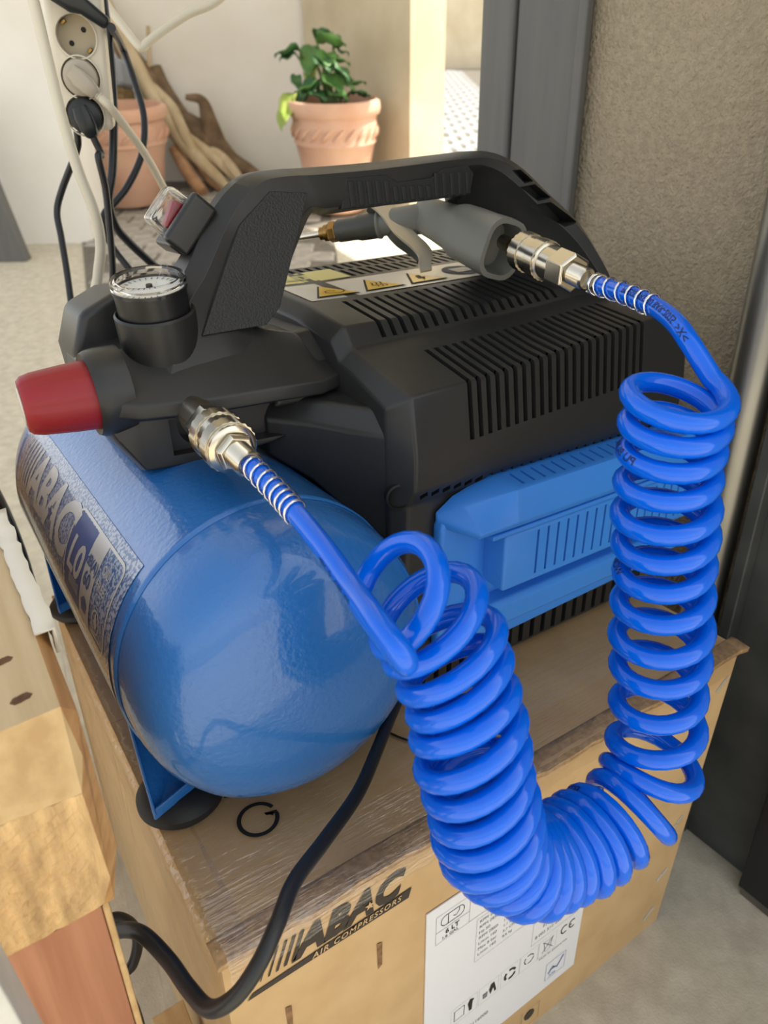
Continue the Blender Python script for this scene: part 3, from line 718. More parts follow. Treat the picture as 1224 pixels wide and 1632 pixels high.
# ---- handle
HR = [((0.062, 0.288), (0.190, 0.266), .200, .200), ((0.076, 0.303), (0.172, 0.296), .209, .212), ((0.0985, 0.335), (0.1645, 0.309), .223, .224), ((0.119, 0.356), (0.181, 0.320), .232, .234), ((0.141, 0.384), (0.204, 0.350), .2425, .2425), ((0.158, 0.402), (0.219, 0.376), .243, .243),
      ((0.177, 0.4125), (0.2255, 0.3845), .243, .243), ((0.205, 0.4155), (0.2285, 0.3845), .243, .243), ((0.222, 0.4160), (0.240, 0.383), .243, .2445), ((0.283, 0.419), (0.282, 0.386), .245, .247), ((0.366, 0.4255), (0.372, 0.392), .245, .252), ((0.404, 0.4265), (0.388, 0.384), .243, .266),
      ((0.4329, 0.4161), (0.3960, 0.3649), .236, .268), ((0.4605, 0.3920), (0.4087, 0.3466), .222, .262), ((0.4817, 0.3644), (0.4271, 0.3239), .198, .250), ((0.4947, 0.3257), (0.4529, 0.2913), .174, .235), ((.503, .292), (.465, .270), .166, .23)]
def hsec(o_, n_, yf, yi, bar):
    o_ = V(o_); n_ = V(n_); e = o_ - n_; yb = .279 + max(0, yi - .252) * 1.6
    Q = lambda k, y: V((n_.x + e.x * k, y, n_.y + e.y * k))
    r1 = .70 if yi > yf + .004 else .5
    return [Q(1, yf + .013), Q(1, yb - .010), Q(.80, yb), Q(.2, yb), Q(0, yb - .008), Q(0, yi + .012), Q(.16, yi + .001), Q(r1 - .14, yf * .6 + yi * .4 if r1 > .6 else yf), Q(r1, yf + .0005), Q(.86, yf + .001)]
keys = [hsec(*h, False) for h in HR]
rings = []
cols = [catmull([k[j] for k in keys], 5) for j in range(10)]
rings = [[cols[j][i] for j in range(10)] for i in range(len(cols[0]))]
hd = loft('handle', rings, 'black_plastic', ac, angle=28)
md = hd.modifiers.new('bv', 'BEVEL'); md.width = .003; md.segments = 3; md.limit_method = 'ANGLE'; md.angle_limit = math.radians(32)
bpy.context.view_layer.update()
nm = bpy.data.meshes.new_from_object(hd.evaluated_get(bpy.context.evaluated_depsgraph_get())); hd.modifiers.clear(); hd.data = nm
# window recesses in the right leg
WIN = [([(0.4182, 0.4118), (0.4309, 0.4122), (0.4425, 0.4028), (0.4296, 0.4011)], .238), ([(0.4246, 0.3983), (0.4415, 0.4004), (0.4593, 0.3890), (0.4404, 0.3865)], .232), ([(0.4344, 0.3836), (0.4521, 0.3855), (0.4764, 0.3686), (0.4579, 0.3652)], .220)]
cut(hd, [prism(q, lambda a, b, d: V((a, d, b)), y - .03, y + .012) for q, y in WIN])
nm = hd.data; md = hd.modifiers.new('wn', 'WEIGHTED_NORMAL'); md.keep_sharp = True
# grained inlay on the left leg
inl = [(.186, .4015), (.2165, .3995), (.1780, .3235), (.1640, .3125), (.112, .3125), (.1335, .3425), (.160, .3800)]
obj('leg_inlay', *prism(inl, lambda a, b, d: V((a, (.2432 if b > .376 else .2432 - (.376 - b) * (.36 + .10 * (a < .15))) + d, b)), .006, -.0007), 'black_grain', ac, .0006, 2)
# rubber grip inlay on the bar with ribs
gr = [(.246, .3865), (.251, .409), (.288, .4105), (.300, .405), (.334, .4075), (.345, .414), (.372, .4165), (.379, .410), (.376, .393), (.300, .3885)]
gi = obj('grip_inlay', *prism(gr, lambda a, b, d: V((a, .2455 + d, b)), .008, -.0012), 'grip_rubber', ac, .0012, 2)
for i in range(15):
    x = .2545 + i * .0083; zt = .4065 if x < .288 else (.402 if x < .337 else .411)
    obj('grip_rib', *prism([(x, .388 + (x - .25) * .05), (x + .0052, .388 + (x - .25) * .05), (x + .0030, zt), (x - .0022, zt)], lambda a, b, d: V((a, .2455 + d, b)), .0, -.0024), 'grip_rubber', gi, .0007, 1)
# ---- rocker switch with clear splash cover on the left leg
st = V((.66, 0, .75)).normalized(); sn = V((-.75, 0, .66)).normalized(); sy = V((0, 1, 0))
sc = V((.1305, .272, .379))
sw = empty('switch'); sw.parent = ac
obj('switch_bezel', *obox(sc + sn * .002, st, sy, sn, .042, .034, .012), 'black_plastic', sw, .002, 2)
obj('switch_guard', *obox(sc + sn * .004 - sy * .0165, st, sy, sn, .040, .010, .020), 'black_plastic', sw, .003, 2)
obj('rocker', *obox(sc + sn * .0115, (st + sn * .25).normalized(), sy, (sn - st * .25).normalized(), .021, .012, .010), 'red_rocker', sw, .002, 2)
cv, cf = obox(sc + sn * .0165, st, sy, sn, .033, .024, .019)
cv = [p if (p - sc).dot(sn) < .015 else p + (sc - p) * 0 - sy * (p - sc).dot(sy) * .22 - st * (p - sc).dot(st) * .14 for p in cv]
cover = obj('clear_cover', cv, cf, 'clear_plastic', sw, .003, 3)
md = cover.modifiers.new('s', 'SOLIDIFY'); md.thickness = .0012; md.offset = -1

# ---- warning sticker on the plateau
def plat(a, b):
    t = max(0.0, min(1.3, (a - .26) / .17)); return .3175 + .006 * t + (.326 - .3175) * (b - .25) / .135
S1 = lambda a, b: V((a, b, plat(a, b) + .0006)); S2 = lambda a, b: V((a, b, plat(a, b) + .0011)); S3 = lambda a, b: V((a, b, plat(a, b) + .0016)); S4 = lambda a, b: V((a, b, plat(a, b) + .0021))
wl_ = flat('warning_label', grid2d(.222, .432, .256, .314, 10, 2), S1, 'warn_white', ac)
flat('rating_label', grid2d(.222, .300, .322, .362, 6, 2), S1, 'pale_yellow', ac)
vf = text2d('L0', .026, bold=.001); flat('printed_text', shift(vf, .238, .332), S2, 'pale_yellow_dark', ac)
for i, cx in enumerate((.252, .300, .348)):
    tri = [(cx - .0215, .262), (cx + .0215, .262), (cx, .301)]
    flat('warning_triangle', poly2d(tri), S2, 'ink', wl_)
    flat('warning_triangle', poly2d([(cx - .0185, .2637), (cx + .0185, .2637), (cx, .2975)]), S3, 'warn_yellow', wl_)
sp = [(.252 + (.0018 + .0007 * k) * math.cos(k * .55) * 1.2, .2745 + (.0018 + .00055 * k) * math.sin(k * .55)) for k in range(14)]
flat('warning_symbol', line2d(sp, .0010), S4, 'ink', wl_)
for q in (-1, 0, 1):
    flat('warning_symbol', line2d([(.300 + q * .0045 + .0014 * math.sin(k * 1.3), .268 + k * .0022) for k in range(8)], .0013), S4, 'ink', wl_)
flat('warning_symbol', poly2d([(.346, .284), (.351, .284), (.349, .277), (.3525, .277), (.3455, .267), (.3470, .274), (.344, .274)]), S4, 'ink', wl_)
flat('mandatory_sign', poly2d([(.400 + .0185 * math.cos(t_), .283 + .0185 * math.sin(t_)) for t_ in [i * pi / 16 for i in range(32)]]), S2, 'slate', wl_)
for q in range(4): flat('mandatory_sign', poly2d([(.390, .275 + q * .004), (.410, .275 + q * .004), (.410, .2775 + q * .004), (.390, .2775 + q * .004)]), S3, 'warn_white', wl_)

# ------------------------------------------------------------------ quick couplers
def knurl(r, h0, h1, o, d, rows=9, seg=44):
    pr = [(r, h0 + (h1 - h0) * i / rows) for i in range(rows + 1)]
    v, f = lathevf([(r * .9, h0)] + pr + [(r * .9, h1)], o, d, seg)
    d = V(d).normalized(); out = []
    for i in range(len(pr) + 2):
        for k in range(seg):
            p = v[i * seg + k]; c0 = V(o) + d * (pr[min(max(i - 1, 0), rows)][1]); q = p - c0
            out.append(p + q.normalized() * (.00045 if (i + k) % 2 else -.00025) if 0 < i <= len(pr) else p)
    return out, f
def hexnut(r, h0, h1, o, d, up=None):
    return lathevf([(r * .86, h0), (r, h0 + .0012), (r, h1 - .0012), (r * .86, h1)], o, d, 6, up=up)
def coupler(par, o, d, base_r=.0112):
    """quick coupling running from o along d (length about 62 mm)"""
    o = V(o); d = V(d).normalized()
    cp = empty('quick_coupler'); cp.parent = par
    lathe('coupler_body', [(.008, -.004), (base_r, -.004), (base_r, .012), (.0125, .0125), (.0125, .014)], o, d, 'nickel_dull', cp, seg=36)
    obj('coupler_hex', *hexnut(.0148, .010, .020, o, d), 'nickel', cp, .0006, 2)
    obj('knurled_ring', *knurl(.0148, .020, .0275, o, d), 'nickel', cp, angle=20)
    lathe('sleeve', [(.0125, .0275), (.0141, .0277), (.0141, .0352), (.0125, .0355)], o, d, 'nickel', cp, seg=40)
    obj('knurled_ring', *knurl(.0148, .0355, .043, o, d), 'nickel', cp, angle=20)
    lathe('coupler_lip', [(.010, .043), (.0140, .0432), (.0140, .0462), (.0118, .0475), (.0105, .0475)], o, d, 'nickel', cp, seg=40)
    obj('coupler_nut', *hexnut(.0115, .0475, .053, o, d), 'nickel', cp, .0005, 2)
    pr = []
    for i in range(9): pr += [(.0078, .053 + i * .0016), (.0070, .0538 + i * .0016)]
    lathe('threaded_tail', [(.006, .053)] + pr + [(.0066, .0675)], o, d, 'nickel', cp, seg=28)
    for q in cp.children:
        for vtx in q.data.vertices: vtx.co = o + (vtx.co - o) * 1.14
    return cp
def spring(par, pts, turns, rad, wire=.00085):
    P = catmull(pts, 20); T, N, B = frames(P); out = []
    n = turns * 14
    for i in range(n + 1):
        s = i / n * (len(P) - 1); j = min(int(s), len(P) - 2); t = s - j
        c = P[j].lerp(P[j + 1], t); a = 2 * pi * i / 14
        out.append(c + rad * (math.cos(a) * N[j].lerp(N[j + 1], t) + math.sin(a) * B[j].lerp(B[j + 1], t)))
    v, f = tubevf(out, wire, 6); return obj('spring_guard', v, f, 'steel_wire', par, angle=80)
# outlet on the compressor: pipe and coupling
od = (V((.090, .087, .2585)) - V((.090, .176, .267))).normalized()
oo = V((.090, .174, .2668))
lathe('outlet_pipe', [(.008, -.05), (.0112, -.05), (.0112, .0)], oo, od, 'nickel_dull', ac, seg=36)
coupler(ac, oo, od)
rebase(ac, (.28, .25, 0.0))

# ------------------------------------------------------------------ coiled air hose
ho = empty('coil_air_hose'); tag(ho, 'bright blue spiral air hose hanging in a loop in front of the compressor', 'hose')
CL = [(0.283, -0.047, 0.308), (0.278, -0.051, 0.284), (0.274, -0.057, 0.245), (0.272, -0.066, 0.196), (0.268, -0.076, 0.144), (0.264, -0.084, 0.108), (0.257, -0.091, 0.079), (0.2398, -0.0941, 0.0632), (0.2138, -0.0921, 0.0556), (0.1844, -0.0895, 0.0541),
      (0.1568, -0.0859, 0.0608), (0.1377, -0.0788, 0.0830), (0.132, -0.073, 0.113), (0.1292, -0.0644, 0.1474), (0.1299, -0.0544, 0.1740), (0.1278, -0.0452, 0.1962), (0.1223, -0.0372, 0.2149), (0.1121, -0.0309, 0.2276), (0.1010, -0.0275, 0.2355)]
TURN = [0, 1.75, 4.1, 6.9, 9.5, 11.0, 12.1, 13.0, 14.4, 16.8, 19.6, 22.3, 24.5, 26.7, 28.5, 30.0, 31.0, 31.8, 32.5]
HRAD, TUB = .0245, .0058
C_ = catmull(CL, 24); tt = []
for i in range(len(TURN) - 1):
    for k in range(24): tt.append(TURN[i] + (TURN[i + 1] - TURN[i]) * k / 24)
tt.append(TURN[-1])
T, N, B = frames(C_)
ph0 = math.atan2(R0.dot(B[0]), R0.dot(N[0])) - .75
dn = V((.0, -.35, -1)); phe = math.atan2(dn.dot(B[-1]), dn.dot(N[-1])) - 0.45
tot = ph0 + 2 * pi * TURN[-1]; corr = ((phe - tot + pi) % (2 * pi)) - pi
kt = (2 * pi * TURN[-1] + corr) / (2 * pi * TURN[-1])
hel = []; NP = int(TURN[-1] * 26)
for i in range(NP + 1):
    want = TURN[-1] * i / NP; j = 0
    lo, hi = 0, len(tt) - 1
    while hi - lo > 1:
        mid = (lo + hi) // 2
        if tt[mid] <= want: lo = mid
        else: hi = mid
    t = (want - tt[lo]) / (tt[hi] - tt[lo]); t = min(max(t, 0), 1)
    c0 = C_[lo].lerp(C_[hi], t); n = N[lo].lerp(N[hi], t).normalized(); b = B[lo].lerp(B[hi], t).normalized()
    a = ph0 + 2 * pi * want * kt
    rr = HRAD * (1 + .10 * math.sin(want * 1.7) * .3)
    if want > 29: rr *= 1 + .035 * (want - 29)
    if want < 1: rr *= 1 + .06 * (1 - want)
    off = rr * (math.cos(a) * n + math.sin(a) * b)
    lean = HF * (.55 if want < 1 else .55 - .20 * min(1, (want - 1) / 2)) if want < 10 else HF * .35 * max(0, 1 - (want - 10) / 4)
    if want > 21: lean = (R0 * .32 + HF * .10) * min(1, (want - 21) / 3) * max(0, min(1, (32 - want) / 3))
    hel.append(c0 + off + ZU * lean.dot(off))
GE = V((.349, .070, .341))       # hose tail at the gun coupling
leadR = [GE, (0.337, 0.036, 0.3405), (0.327, 0.008, 0.338), (0.3170, -0.014, 0.3335), (.3095, -.031, .3255)]
leadL = [(0.0875, -0.0615, 0.2205), (0.0815, -0.0690, 0.2320), (0.0810, -0.0525, 0.2380), (0.087, -0.020, 0.238), (0.090, 0.008, 0.243), (0.0915, 0.043, 0.2495), (0.0915, 0.067, 0.254), (0.091, 0.101, 0.2595)]
hp = catmull([*leadR, hel[1], hel[3]], 10)[:-11] + hel[1:-3]
tail = catmull([hel[-5], hel[-4], *leadL], 10)
hp = hp + tail[11:]
v, f = tubevf(hp, TUB, 18); hose = obj('hose_tube', v, f, 'hose_blue', ho, angle=80)
acc = [0.0]
for i in range(1, len(hp)): acc.append(acc[-1] + (hp[i] - hp[i - 1]).length)
HT, HN, HB = frames(hp)
def hose_text(s, start, size, tilt=0.0, flip=False):
    vf = text2d(s, size, bold=.0001, step=.003)
    j0 = min(range(len(acc)), key=lambda q: abs(acc[q] - start))
    n0 = (CAM - hp[j0]); n0 = (n0 - HT[j0] * n0.dot(HT[j0])).normalized()
    a0 = math.atan2(n0.dot(HB[j0]), n0.dot(HN[j0])) + tilt
    def fn(a, b):
        b -= size * .35; sgn = -1 if flip else 1
        L_ = start + a * sgn; j = 0
        j = next((q for q in range(max(0, j0 - 60), len(acc) - 1) if acc[q + 1] > L_), len(acc) - 2)
        t = (L_ - acc[j]) / (acc[j + 1] - acc[j]); p = hp[j].lerp(hp[j + 1], t); ang = a0 + sgn * b / TUB
        return p + (TUB + .00012) * (math.cos(ang) * HN[j].lerp(HN[j + 1], t) + math.sin(ang) * HB[j].lerp(HB[j + 1], t))
    return flat('hose_print', vf, fn, 'hose_ink', hose)
hose_text('PRESSURE 30 BAR-2025  >X<', .034, .0062, -.35)
def near(px, py):
    """arc length of the hose point nearest to a direction of view"""
    best = None
    for q, p in enumerate(hp):
        r = p - CAM; d = r.dot(FW); u = 612 + 1131 * r.dot(RT) / d; w_ = 816 - 1131 * r.dot(UP) / d
        k = (u - px) ** 2 + (w_ - py) ** 2
        if best is None or k < best[0]: best = (k, acc[q])
    return best[1]
hose_text('SIZE 8X12 BURST PRESSURE', near(940, 1262), .0066, .1)
hose_text('PU BURST PRESSURE 30', near(1015, 742), .0062, .0)
hose_text('WORK SIZE 8X12', near(1000, 925), .0062, .0)
hose_text('-8X12-TUBE AIR', near(515, 895), .0055, -1.2, True)
# spring guards
spring(ho, [GE + V((.002, .008, .0005)), *leadR[:3]], 8, TUB + .0012)
spring(ho, leadL[::-1][0:3], 8, TUB + .0012)
# coupling at the gun end of the hose
go = V((.367, .170, .3555)); gd = (GE - go).normalized()
cp = empty('quick_coupler'); cp.parent = ho
obj('knurled_ring', *knurl(.0148, .004, .015, go, gd), 'nickel', cp, angle=20)
lathe('sleeve', [(.0125, .015), (.0141, .0152), (.0141, .0258), (.0125, .026)], go, gd, 'nickel', cp, seg=40)
obj('knurled_ring', *knurl(.0148, .026, .037, go, gd), 'nickel', cp, angle=20)
lathe('coupler_lip', [(.010, .037), (.0142, .0372), (.0142, .0392), (.0126, .040), (.0126, .054)], go, gd, 'nickel', cp, seg=40)
obj('coupler_nut', *hexnut(.0145, .052, .072, go, gd, up=(0, .3, 1)), 'nickel', cp, .0006, 2)
pr = []
for i in range(9): pr += [(.0080, .072 + i * .0017), (.0072, .07285 + i * .0017)]
lathe('threaded_tail', [(.006, .072)] + pr + [(.0066, .0880)], go, gd, 'nickel', cp, seg=28)
rebase(ho, (.19, -.09, .0))

# ------------------------------------------------------------------ blow gun
bg_ = empty('air_blow_gun'); tag(bg_, 'grey air blow gun with chrome trigger lying under the black handle', 'air gun')
HEADP = V((.373, .296, .373)); NOZ = V((.300, .387, .356)); bd = (NOZ - HEADP).normalized(); GEND = V((.3665, .188, .3555))
gdir = (GEND - HEADP).normalized(); wdir = V((.25, 0, 1)); wdir = (wdir - gdir * wdir.dot(gdir)).normalized(); ndir = gdir.cross(wdir)
def rsec(c, sw, sn_, r=.35, k=4):
    return [c + wdir * a + ndir * b for a, b in rrect2d(-sw / 2, sw / 2, -sn_ / 2, sn_ / 2, min(sw, sn_) * r, k)]
L_ = (GEND - HEADP).length
rg = []
for t, sw, sn_ in ((-.16, .014, .014), (-.10, .027, .026), (0, .033, .031), (.2, .035, .033), (.40, .039, .035), (.5, .0455, .038), (.56, .0465, .039), (.8, .0475, .040), (.9, .049, .042), (1.0, .048, .042), (1.0, .040, .034), (.80, .036, .030)):
    rg.append(rsec(HEADP + gdir * L_ * t - wdir * (.002 * t), sw, sn_))
loft('grip', rg, 'gun_grey', bg_, angle=40)
Lb = (NOZ - HEADP).length
lathe('barrel', [(.008, -.004), (.0125, .0), (.0135, .012), (.0130, .036), (.0105, .040), (.0105, .048), (.0125, .050), (.0125, .052)], HEADP, bd, 'gun_grey', bg_, seg=32)
lathe('barrel_tip', [(.009, .052), (.0118, .0525), (.0118, .070), (.0105, .074), (.0105, .092), (.0095, .094)], HEADP, bd, 'gun_dark', bg_, seg=32)
obj('nozzle_nut', *hexnut(.0098, .094, .103, HEADP, bd), 'brass', bg_, .0005, 2)
lathe('nozzle_collar', [(.0080, .103), (.0080, .107), (.0062, .108), (.0062, .112)], HEADP, bd, 'brass', bg_, seg=24)
lathe('nozzle', [(.0034, .110), (.0034, .165), (.0026, .167), (.0018, .167)], HEADP, bd, 'nickel', bg_, seg=16)
# trigger: a chrome lever bent along a path with a darker side web
tp = catmull([(0.338, 0.338, 0.386), (0.344, 0.326, 0.379), (0.347, 0.303, 0.361), (0.352, 0.286, 0.350), (0.352, 0.276, 0.343), (0.347, 0.270, 0.337), (0.344, 0.264, 0.331)], 6)
trn = (R0 * .9 + HF * .35 + ZU * .1).normalized()
T2, _, _ = frames(tp); rings = []
for p, t_ in zip(tp, T2):
    n_ = t_.cross(trn).normalized(); i_ = len(rings) / (len(tp) - 1); k_ = 1.28 - .6 * i_
    rings.append([p + trn * .008 * k_ + n_ * .0013, p - trn * .008 * k_ + n_ * .0013, p - trn * .008 * k_ - n_ * .0013, p + trn * .008 * k_ - n_ * .0013])
tr_ = loft('trigger', rings, 'trigger_metal', bg_, angle=60)
web = [p.copy() for p in tp[:25]]
w2 = [p + (HF * .014 - ZU * .012 - R0 * .003) * (1 - .8 * abs(i / 24 - .4)) for i, p in enumerate(web)]
vv = []
for p, q in zip(web, w2): vv += [p - trn * .0062, q - trn * .0062, q - trn * .0040, p - trn * .0040]
ff = []
for i in range(len(web) - 1):
    for k in range(4): ff.append((4 * i + k, 4 * i + (k + 1) % 4, 4 * i + 4 + (k + 1) % 4, 4 * i + 4 + k))
ff += [(3, 2, 1, 0), tuple(4 * (len(web) - 1) + k for k in range(4))]
obj('trigger_web', vv, ff, 'gun_dark', tr_, angle=40)
obj('inlet_nut', *hexnut(.0085, -.007, .006, go - gd * .004, gd), 'brass', bg_, .0005, 2)
lathe('inlet_stem', [(.0062, -.022), (.0062, .008), (.004, .009)], go - gd * .004, gd, 'nickel_dull', bg_, seg=20)
rebase(bg_, (.36, .28, .336))

# ------------------------------------------------------------------ mains cable of the compressor
o = tube('power_cable', [(0.215, 0.118, 0.030), (0.195, 0.091, 0.044), (0.166, 0.067, 0.045), (0.142, 0.046, 0.047), (0.110, 0.020, 0.049), (0.073, -0.003, 0.055), (0.043, -0.021, 0.060), (0.024, -0.037, 0.058), (0.008, -0.046, 0.050), (-0.006, -0.045, 0.035), (-0.017, -0.034, 0.020), (-0.022, -0.014, 0.014), (-0.026, 0.008, 0.013), (-0.033, 0.032, 0.011), (-0.041, 0.047, 0.004), (-0.053, 0.060, -0.008), (-0.066, 0.085, -0.03), (-.062, .12, -.10), (-.045, .13, -.20), (-.05, .14, -.3742)], .0046, 'black_cable', None, n=8, seg=14)
tag(o, 'thick black mains cable curling over the near corner of the carton', 'cable')
o = tube('extension_lead', [(-0.060, 0.118, -0.085), (-0.044, 0.122, -0.076), (-0.033, 0.121, -0.087), (-0.030, 0.121, -0.110), (-0.038, 0.123, -0.137), (-0.052, 0.131, -0.160), (-.056, .15, -.25), (-.045, .18, -.3745)], .0042, 'black_cable', None)
tag(o, 'short loop of black cable behind the reddish board', 'cable')

# ------------------------------------------------------------------ timber at the left
tm = empty('timber_beam'); tag(tm, 'squared rough sawn timber beam with chamfered end beside the carton', 'beam')
XR, XL, ZT, ZB, Y0, Y1 = -.040, -.175, .197, .074, .002, .62
ring0 = [(XR - .012, ZT - .040), (XR - .008, ZB + .030), (XR - .012, ZB + .006), (XL, ZB + .006), (XL, ZT - .040)]
# body as explicit faces so that top, side and sawn end differ
def bm_part(name, vs, fs, m): return obj(name, vs, fs, m, tm, smooth=False, fix=False)
A = dict(te=(XR - .004, Y0 + .022, ZT), tf=(XR + .004, Y1, ZT + .004), tl=(XL, Y0 + .012, ZT), tlf=(XL, Y1, ZT + .004),
         r1=(XR + .003, Y0 + .030, ZT - .012), r1f=(XR + .008, Y1, ZT - .010), r2=(XR + .004, Y0 + .018, ZB + .030), r2f=(XR + .009, Y1, ZB + .03), r3=(XR - .004, Y0 + .012, ZB), r3f=(XR, Y1, ZB), bl=(XL, Y0 + .012, ZB), blf=(XL, Y1, ZB),
         e1=(XR - .006, Y0, ZT - .034), e2=(XR - .004, Y0, ZB + .030), e3=(XR - .010, Y0, ZB + .014), e4=(XL, Y0, ZB + .010), e5=(XL, Y0, ZT - .028), m1=(XR - .001, Y0 + .012, ZT - .024))
def face(name, keys, m):
    o = bm_part(name, [A[k] for k in keys], [tuple(range(len(keys)))], m); return o
face('top_face', ('tl', 'te', 'tf', 'tlf'), 'timber_top')
face('edge_chamfer', ('te', 'r1', 'r1f', 'tf'), 'timber_side')
face('side_face', ('r1', 'r2', 'r2f', 'r1f'), 'timber_side')
face('lower_chamfer', ('r2', 'r3', 'r3f', 'r2f'), 'timber_side')
face('bottom_face', ('r3', 'bl', 'blf', 'r3f'), 'timber_side')
face('left_face', ('tl', 'tlf', 'blf', 'bl', 'e4', 'e5'), 'timber_side')
face('back_face', ('tf', 'r1f', 'r2f', 'r3f', 'blf', 'tlf'), 'timber_end')
face('end_chamfer', ('e5', 'e1', 'm1', 'te', 'tl'), 'pale_board')
face('corner_facet', ('m1', 'r1', 'te'), 'timber_side')
face('end_facet', ('e1', 'e2', 'r2', 'r1', 'm1'), 'timber_side')
face('corner_facet', ('e2', 'e3', 'r3', 'r2'), 'timber_side')
face('end_bottom', ('e3', 'e4', 'bl', 'r3'), 'pale_board')
# rough sawn end
vf = grid2d(0, 1, 0, 1, 44, 36); vs = []
for a, b in vf[0]:
    p = (V(A['e4']).lerp(V(A['e2']).lerp(V(A['e3']), 1.0), a)).lerp(V(A['e5']).lerp(V(A['e1']), a), b)
    edge = min(a, 1 - a, b, 1 - b) * 12
    vs.append(p + V((0, -random.uniform(0, .0022) * min(1, edge), random.uniform(-.0006, .0006))))
obj('sawn_end', vs, vf[1], 'timber_end', tm, smooth=False, fix=False)
face('end_side', ('e3', 'e2', 'e1'), 'timber_end')
for (x, y, r) in ((-.058, .040, .004), (-.061, .075, .0042)):
    lathe('knot', [(r, 0), (r * .9, .0006), (r * .4, .0008), (.0005, .0004)], (x, y, ZT), (0, 0, 1), 'knot', tm, seg=10, rad=lambda a, i, q: q * (1 + .35 * math.cos(2 * a + 1) + .15 * math.sin(5 * a)))
v = []; f = []
for i in range(20):
    y = .085 + i * .009; k = random.uniform(0, .002); v += [(XR + .006 + k, y, ZT - .012), (XR + .0065 + k, y, ZT + .004 + k), (XR - .004 + k, y, ZT + .0045)]
for i in range(19): f += [(3 * i, 3 * i + 3, 3 * i + 4, 3 * i + 1), (3 * i + 1, 3 * i + 4, 3 * i + 5, 3 * i + 2)]
o = obj('white_strip', v, f, 'cream_plastic', tm, fix=False, angle=60); md = o.modifiers.new('s', 'SOLIDIFY'); md.thickness = .002  # separate white strip along the beam edge, attached as a beam part
rebase(tm, (-.1, .3, .074))
pb = empty('reddish_post'); tag(pb, 'reddish brown wooden board standing under the end of the timber beam', 'board')
obj('board', *boxvf(-.110, -.0505, .018, .040, FZ, .074), 'red_board', pb, .001, 1)
obj('board_edge', *boxvf(-.0503, -.0465, .018, .040, FZ, .0735), 'pale_board', pb, .0008, 1)
rebase(pb, (-.08, .03, FZ))
pb2 = box('support_post', -.16, -.06, .50, .60, FZ, .0735, 'pale_board', None, .002); tag(pb2, 'pale wooden block holding up the far end of the timber beam', 'block')
v, f = obox((-.0840, -.040, -.1060), (.9982, 0, .0603), (0, 1, 0), (-.0603, 0, .9982), .014, .03, .5387)
o = obj('white_board', v, f, 'white_board', None, .001, 1); tag(o, 'white board edge in the bottom left corner in front of the reddish board', 'board')
o = box('wood_offcut', -.035, -.008, .085, .125, FZ, -.215, 'pale_board', None, .001); tag(o, 'pale wood offcut standing on the floor between the reddish board and the carton', 'offcut')
o = tube('black_lead', [(-.16, .80, .10), (-.10, .78, .14), (-.055, .70, .15), (-.028, .60, .12), (-.016, .50, .05), (-.020, .47, -.10), (-.03, .46, -.25), (-.04, .5, -.3745)], .0055, 'black_cable'); tag(o, 'black lead drooping between the timber beam and the tank at far left', 'cable')

# ------------------------------------------------------------------ power strip, plugs and leads
ps = empty('power_strip'); tag(ps, 'cream three way power strip hanging among cables at top left', 'power strip')
pa = V((0.1491, 0.5544, 0.5762)); pbt = V((0.1450, 0.5707, 0.4522))
pt = (pbt - pa).normalized(); pn = (CAM - (pa + pbt) / 2); pn = pn - R0 * .10; pn = (pn - pt * pn.dot(pt)).normalized(); px = pt.cross(pn).normalized()
if px.dot(RT) < 0: px = -px
PL = (pbt - pa).length
mid = (pa + pbt) / 2 - pn * .018
pv, pf = obox(mid, px, -pt, pn, .052, PL, .032)
body = obj('strip_body', pv, pf, 'cream_plastic', ps, .006, 3)
so = [pa + pt * (PL * k) for k in (.375, .645, .905)]
cut(body, [lathevf([(.0178, -.015), (.0178, .01)], s, pn, 36) for s in so])
for i, s in enumerate(so):
    r_ = lathe('socket_rim', [(.0176, -.001), (.0190, -.0005), (.0190, .0008), (.0180, .0010), (.0178, -.001), (.0176, -.001)], s, pn, 'cream_plastic', ps, seg=40, cap=False)
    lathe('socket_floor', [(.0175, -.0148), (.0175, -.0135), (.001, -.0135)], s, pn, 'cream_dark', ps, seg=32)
    if i == 0:
        for q in (-1, 1):
            dd = (px * .7 - pt * -.0 + -pt * .7 * 1).normalized()
            lathe('pin_hole', [(.0024, -.0136), (.0024, -.0130), (.0005, -.0130)], s + dd * q * .0085, pn, 'dark_bore', ps, seg=14)
        ee = (px * .7 + pt * .7).normalized()
        for q in (-1, 1): obj('earth_clip', *obox(s + ee * q * .0150 - pn * .009, ee, ee.cross(pn), pn, .003, .005, .010), 'brass', ps, .0005, 1)
rebase(ps, tuple(pbt))
def plug(name, label, s, m, out, pts, r, cm, ribs=True, big=False):
    p = empty(name); tag(p, label, 'plug')
    out = V(out).normalized()
    lathe('plug_face', [(.0162, -.013), (.0164, .0), (.0152, .004), (.010, .006), (.002, .006)], s, pn, m, p, seg=32)
    sd = out.cross(pn).normalized(); a = (out - pn * out.dot(pn)).normalized()
    rr = []
    for t, wd, hh in ((-.009, .013, .008), (.000, .017, .013), (.010, .016, .014), (.017, .012, .011), (.019, .008, .008)):
        c0 = V(s) + pn * .012 + a * t
        rr.append([c0 + sd * x + pn * y for x, y in rrect2d(-wd / 2, wd / 2, -hh / 2, hh / 2, min(wd, hh) * .25, 2)])
    loft('plug_body', rr, m, p, angle=45)
    st0 = V(s) + pn * .012 + a * .019
    if ribs:
        for i in range(6): lathe('strain_relief', [(.0030, 0), (.0048, .0002), (.0046, .0016), (.0030, .0018)], st0 + a * (.0026 * i), a, m, p, seg=14)
    tube('lead', [st0, st0 + a * .016] + pts, r, cm, p, n=8, seg=10)
    rebase(p, tuple(s)); return p
dr = (px * .75 + pt * .66)
